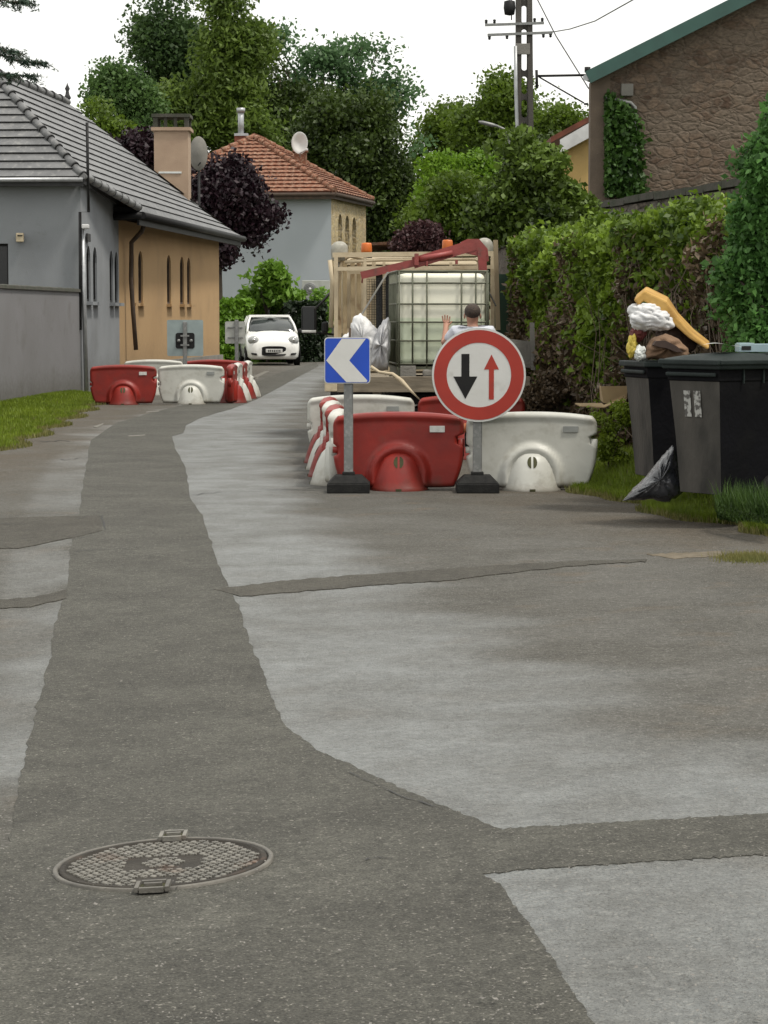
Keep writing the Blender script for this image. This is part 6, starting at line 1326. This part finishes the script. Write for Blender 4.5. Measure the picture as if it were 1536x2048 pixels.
for x in (-.42, 0, .42): mb.box((x, 0, .055), (.14, 1.2, .11))
for y in (-.54, .54): mb.box((0, y, .012), (1.0, .1, .024))
mb.build('pallet', M['cage'], ib)
mb = MB(); mb.box((-.38, -.62, .085), (.17, .03, .13), bev=.005); mb.box((-.08, -.6, .07), (.28, .08, .08), bev=.02); mb.build('outlet_guard', M['concrete'], ib)
mb = MB(); mb.tube([(-.05, -.58, .2), (-.05, -.64, .18), (-.05, -.66, .13)], .035, 10); mb.box((-.05, -.65, .2), (.12, .02, .03)); mb.build('outlet_valve', M['dark_metal'], ib)
# strap, hose, white bags
t = thing('lashing_strap', 'grey lashing strap running down left from the top of the container', 'strap', P(775, 545, 27.0)); MB().bar(P(776, 544, 27.2), P(724, 628, 27.0), .035, .006).build('webbing', M['concrete'], t, world=True)
t = thing('lashing_strap', 'dark strap down the right side of the container behind the worker', 'strap', P(960, 545, 27.0)); MB().bar(P(958, 545, 27.6), P(992, 612, 27.4), .02, .006).build('webbing', M['dark_metal'], t, world=True)
t = thing('loose_strap', 'pale frayed strap trailing from the bags over the rear sill of the lorry', 'strap', P(745, 740, 26.4)); mb = MB(); mb.tube([P(742, 733, 26.45), P(758, 744, 26.42), P(785, 748, 26.4), P(803, 762, 26.35), P(822, 782, 26.3), P(840, 800, 26.3)], [.02, .018, .022, .028, .016, .006], 6); mb.build('webbing', M['cream_paint'], t, world=True)
def bag(name, label, px, Y, outline, m_, dy, seed):
    """tall bag from an outline in the vertical plane, rounded front and back"""
    c = P(px, 735, Y); t = thing(name, label, 'rubbish bag', c); W = [P(x, y, Y) for x, y in outline]; cx = sum(w_.x for w_ in W)/len(W); cz = sum(w_.z for w_ in W)/len(W); fine = []
    for a_, b_ in zip(W, W[1:]+W[:1]):
        for k in range(5): fine.append(a_.lerp(b_, k/5))
    vs = []; n = len(fine); m = 12
    for j in range(m+1):
        a_ = PI*j/m; s_ = math.sin(a_)**.6 if 0 < j < m else .02; yy = -math.cos(a_)*dy
        for i, p in enumerate(fine):
            k = s_*(1+.10*noise.noise(Vector((i*.6, j*.5, seed)))); vs.append((cx+(p.x-cx)*k, Y+yy*(1+.35*noise.noise(Vector((i*.35, j*.4, seed+4)))), cz+(p.z-cz)*k))
    mb = MB(); mb.add(vs, [(j*n+i, j*n+(i+1) % n, (j+1)*n+(i+1) % n, (j+1)*n+i) for j in range(m) for i in range(n)], 0, True); mb.build('sack', M[m_], t, world=True); return t
t = bag('cloth_bundle', 'folded brown cloth bundle at the front of the open bin', 1330, 18.45, [(1288, 716), (1290, 696), (1304, 676), (1330, 667), (1358, 678), (1376, 700), (1378, 716), (1330, 722)], 'brown_cloth', .12, 11)
W = [P(x, y, 18.28) for x, y in [(1306, 690), (1312, 682), (1330, 681), (1352, 692), (1366, 704), (1352, 704), (1332, 696), (1318, 694)]]
mb = MB(); mb.add([w_+V3(0, -.03, 0) for w_ in W]+[w_+V3(0, .1, 0) for w_ in W], [tuple(range(8))]+[(i, i+8, (i+1) % 8+8, (i+1) % 8) for i in range(8)]); o = mb.build('fold', M['dark_brown'], t, world=True)
bag('black_sack', 'shiny black plastic sack slumped on the grass between the bins', 1300, 17.65, [(1246, 1002), (1262, 982), (1292, 954), (1314, 926), (1332, 905), (1346, 890), (1356, 930), (1366, 985), (1340, 1004), (1296, 998)], 'black_bag', .15, 7)
bag('bulk_bag', 'white bag with a pointed top standing behind the blue arrow sign', 735, 26.95, [(702, 700), (701, 650), (708, 634), (722, 627), (742, 645), (757, 662), (752, 700), (735, 735), (705, 735)], 'white_bag', .16, 1)
bag('bulk_bag', 'silvery grey crumpled bag leaning against the liquid container', 764, 26.9, [(738, 735), (740, 700), (750, 668), (765, 642), (776, 634), (782, 650), (781, 700), (776, 740), (750, 742)], 'grey_bag', .18, 2)
bag('bulk_bag', 'white bag lying on the lorry bed left of the pointed one', 690, 27.2, [(668, 715), (672, 690), (690, 668), (706, 664), (712, 700), (705, 735), (672, 735)], 'white_bag', .16, 3)
# tool handles on the bed
t = thing('shovel', 'upright tool handle standing in the white bags', 'tool', P(699, 700, 26.8)); MB().tube([P(700, 656, 26.8), P(699, 735, 26.8)], .016, 6).build('handle', M['wood_dark'], t, world=True)
# fence panel beyond
t = thing('fence_post', 'pale concrete fence post with green mesh between the lorry and the hedge', 'fence', P(1029, 632, 31.0)); t.location.z = 0
mb = MB(); mb.bar(P(1026, 513, 31), (P(1031, 640, 31).x, 31, -.1), .075, .09); mb.build('post', M['concrete'], t, world=True)
mb = MB(); mb.box(((P(1012, 560, 31.1).x), 31.1, 1.05), (.36, .02, 2.1)); mb.build('mesh_panel', M['green_mesh'], t, world=True)
t = thing('warning_lamp', 'small orange warning lamp behind the joint of the two front barriers', 'warning lamp', P(938, 858, 21.2))
mb = MB(); mb.lathe([(.001, -.03), (.05, -.03), (.052, .0), (.045, .05), (.001, .055)], 18); mb.build('lens', M['orange'], t)
mb = MB(); mb.box((0, 0, -.10), (.08, .05, .14), bev=.01); mb.build('battery_box', M['dark_metal'], t)
# ---------------------------------------------------------------- the worker
def skinmesh(name, verts, edges, m_, parent, sub=2, root=0):
    me = bpy.data.meshes.new(name); me.from_pydata([v[0] for v in verts], edges, []); me.materials.append(m_)
    o = bpy.data.objects.new(name, me); C.objects.link(o); o.parent = parent
    sk = o.modifiers.new('skin', 'SKIN'); sk.use_smooth_shade = True
    sv = me.skin_vertices[0].data if len(me.skin_vertices) else None
    if sv is None:
        bm = bmesh.new(); bm.from_mesh(me); bm.verts.layers.skin.verify(); bm.to_mesh(me); bm.free(); sv = me.skin_vertices[0].data
    for i, v in enumerate(verts):
        r = v[1]; sv[i].radius = r if isinstance(r, tuple) else (r, r); sv[i].use_root = (i == root)
    s_ = o.modifiers.new('sub', 'SUBSURF'); s_.levels = sub; s_.render_levels = sub
    return o
def person():
    Y = 25.95; x0 = P(945, 640, Y).x
    PZ = .965
    t = thing('person', 'worker with short dark hair in a pale grey t-shirt, back turned, hand on the container', 'person', (x0, Y, 0))
    # y forward (+) is away from the camera
    vb = [((0, 0, .92), (.13, .10)), ((0, .01, 1.08), (.125, .09)), ((0, .01, 1.26), (.15, .10)), ((0, .0, 1.40), (.13, .085)), ((0, .0, 1.465), (.058, .058)), ((0, .01, 1.51), (.054, .058)),   # 5 neck
          ((0, .015, 1.57), (.072, .082)), ((0, .02, 1.64), (.078, .095)), ((0, .02, 1.705), (.055, .068)),
          ((-.17, 0, 1.415), .058), ((-.30, .06, 1.28), .047), ((-.285, .17, 1.365), .040), ((-.275, .33, 1.47), .031), ((-.272, .385, 1.505), (.036, .022)),  # 13 palm
          ((.17, 0, 1.415), .058), ((.27, .06, 1.20), .045), ((.20, .28, 1.15), .036), ((.17, .36, 1.18), (.034, .022)), # 17
          ((-.09, 0, .86), .088), ((-.10, .02, .50), .060), ((-.11, -.01, .10), .042), ((-.11, .08, .045), .040), ((-.11, .19, .03), .030),
          ((.09, 0, .86), .088), ((.11, .03, .50), .060), ((.13, .0, .10), .042), ((.13, .09, .045), .040), ((.13, .2, .03), .030)]
    eb = [(0, 1), (1, 2), (2, 3), (3, 4), (4, 5), (5, 6), (6, 7), (7, 8), (3, 9), (9, 10), (10, 11), (11, 12), (12, 13), (3, 14), (14, 15), (15, 16), (16, 17), (0, 18), (18, 19), (19, 20), (20, 21), (21, 22), (0, 23), (23, 24), (24, 25), (25, 26), (26, 27)]
    # fingers
    for pi_, sg in ((13, -1), (17, 1)):
        px_, py_, pz_ = vb[pi_][0]
        for k, (dx, l_) in enumerate(((-.030, .062), (-.010, .074), (.011, .070), (.031, .054))):
            a0 = len(vb); vb.append(((px_+dx, py_+.012, pz_+.045), .0095)); vb.append(((px_+dx*1.25, py_+.02, pz_+.045+l_*.55), .0088)); vb.append(((px_+dx*1.35, py_+.016, pz_+.045+l_), .0075)); eb += [(pi_, a0), (a0, a0+1), (a0+1, a0+2)]
        a0 = len(vb); vb.append(((px_-sg*.045, py_+.01, pz_+.012), .011)); vb.append(((px_-sg*.066, py_+.012, pz_+.045), .009)); eb += [(pi_, a0), (a0, a0+1)]
    b = skinmesh('body', vb, eb, M['skin'], t)
    # t-shirt with sleeves, jeans, shoes
    vt = [((0, 0, .90), (.155, .125)), ((0, .01, 1.08), (.16, .12)), ((0, .01, 1.26), (.185, .128)), ((0, .0, 1.415), (.16, .105)), ((0, .0, 1.475), (.085, .07)), ((-.185, 0, 1.435), .078), ((-.265, .04, 1.31), .070), ((.185, 0, 1.435), .078), ((.245, .04, 1.28), .070)]
    skinmesh('t_shirt', vt, [(0, 1), (1, 2), (2, 3), (3, 4), (3, 5), (5, 6), (3, 7), (7, 8)], M['tshirt'], t)
    vj = [((0, 0, .93), (.15, .118)), ((-.09, 0, .84), .108), ((-.10, .02, .50), .080), ((-.11, -.01, .09), .066), ((.09, 0, .84), .108), ((.11, .03, .50), .080), ((.13, .0, .09), .066)]
    skinmesh('trousers', vj, [(0, 1), (1, 2), (2, 3), (0, 4), (4, 5), (5, 6)], M['jeans'], t)
    for x in (-.11, .13): mb = MB(); mb.box((x, .07, .045), (.105, .30, .09), bev=.03); mb.build('shoe', M['black_rubber'], t)
    mb = MB(); mb.sphere((0, .006, 1.655), .095, 20, 0, (.92, 1.08, 1.0)); o = mb.build('hair', M['hair'], t)
    for v in o.data.vertices:
        if v.co.z < 1.60: v.co.x *= .86; v.co.y = v.co.y*.8-.012
    for s_ in (-1, 1): mb = MB(); mb.sphere((s_*.084, .015, 1.605), .028, 10, 0, (.4, .8, 1.15)); mb.build('ear', M['skin'], t)
    mb = MB(); mb.sphere((0, .115, 1.595), .018, 8, 0, (.8, 1, 1.3)); mb.build('nose', M['skin'], t)
    for s_ in (-1, 1): mb = MB(); mb.sphere((s_*.032, .097, 1.625), .010, 8); mb.build('eye', M['sign_black'], t)
    mb = MB(); mb.box((0, .098, 1.555), (.045, .012, .008), bev=.002); mb.build('mouth', M['maroon'], t)
    # dark word-like print across the shoulders
    mb = MB(); xs = -.04
    for i, wd in enumerate((.030, .014, .012, .010, .014, .010, .012, .009, .012, .010, .012)):
        h = .024 if i == 0 else .013; yb = -.118-.006*math.sin(i)*0; mb.box((xs+wd/2, -.119, 1.372-.0016*i*.6+(h-.013)/2), (wd*.8, .016, h)); xs += wd+.003
    mb.build('back_print', M['sign_black'], t)
    t.scale = (1.03, 1, .965)
person()
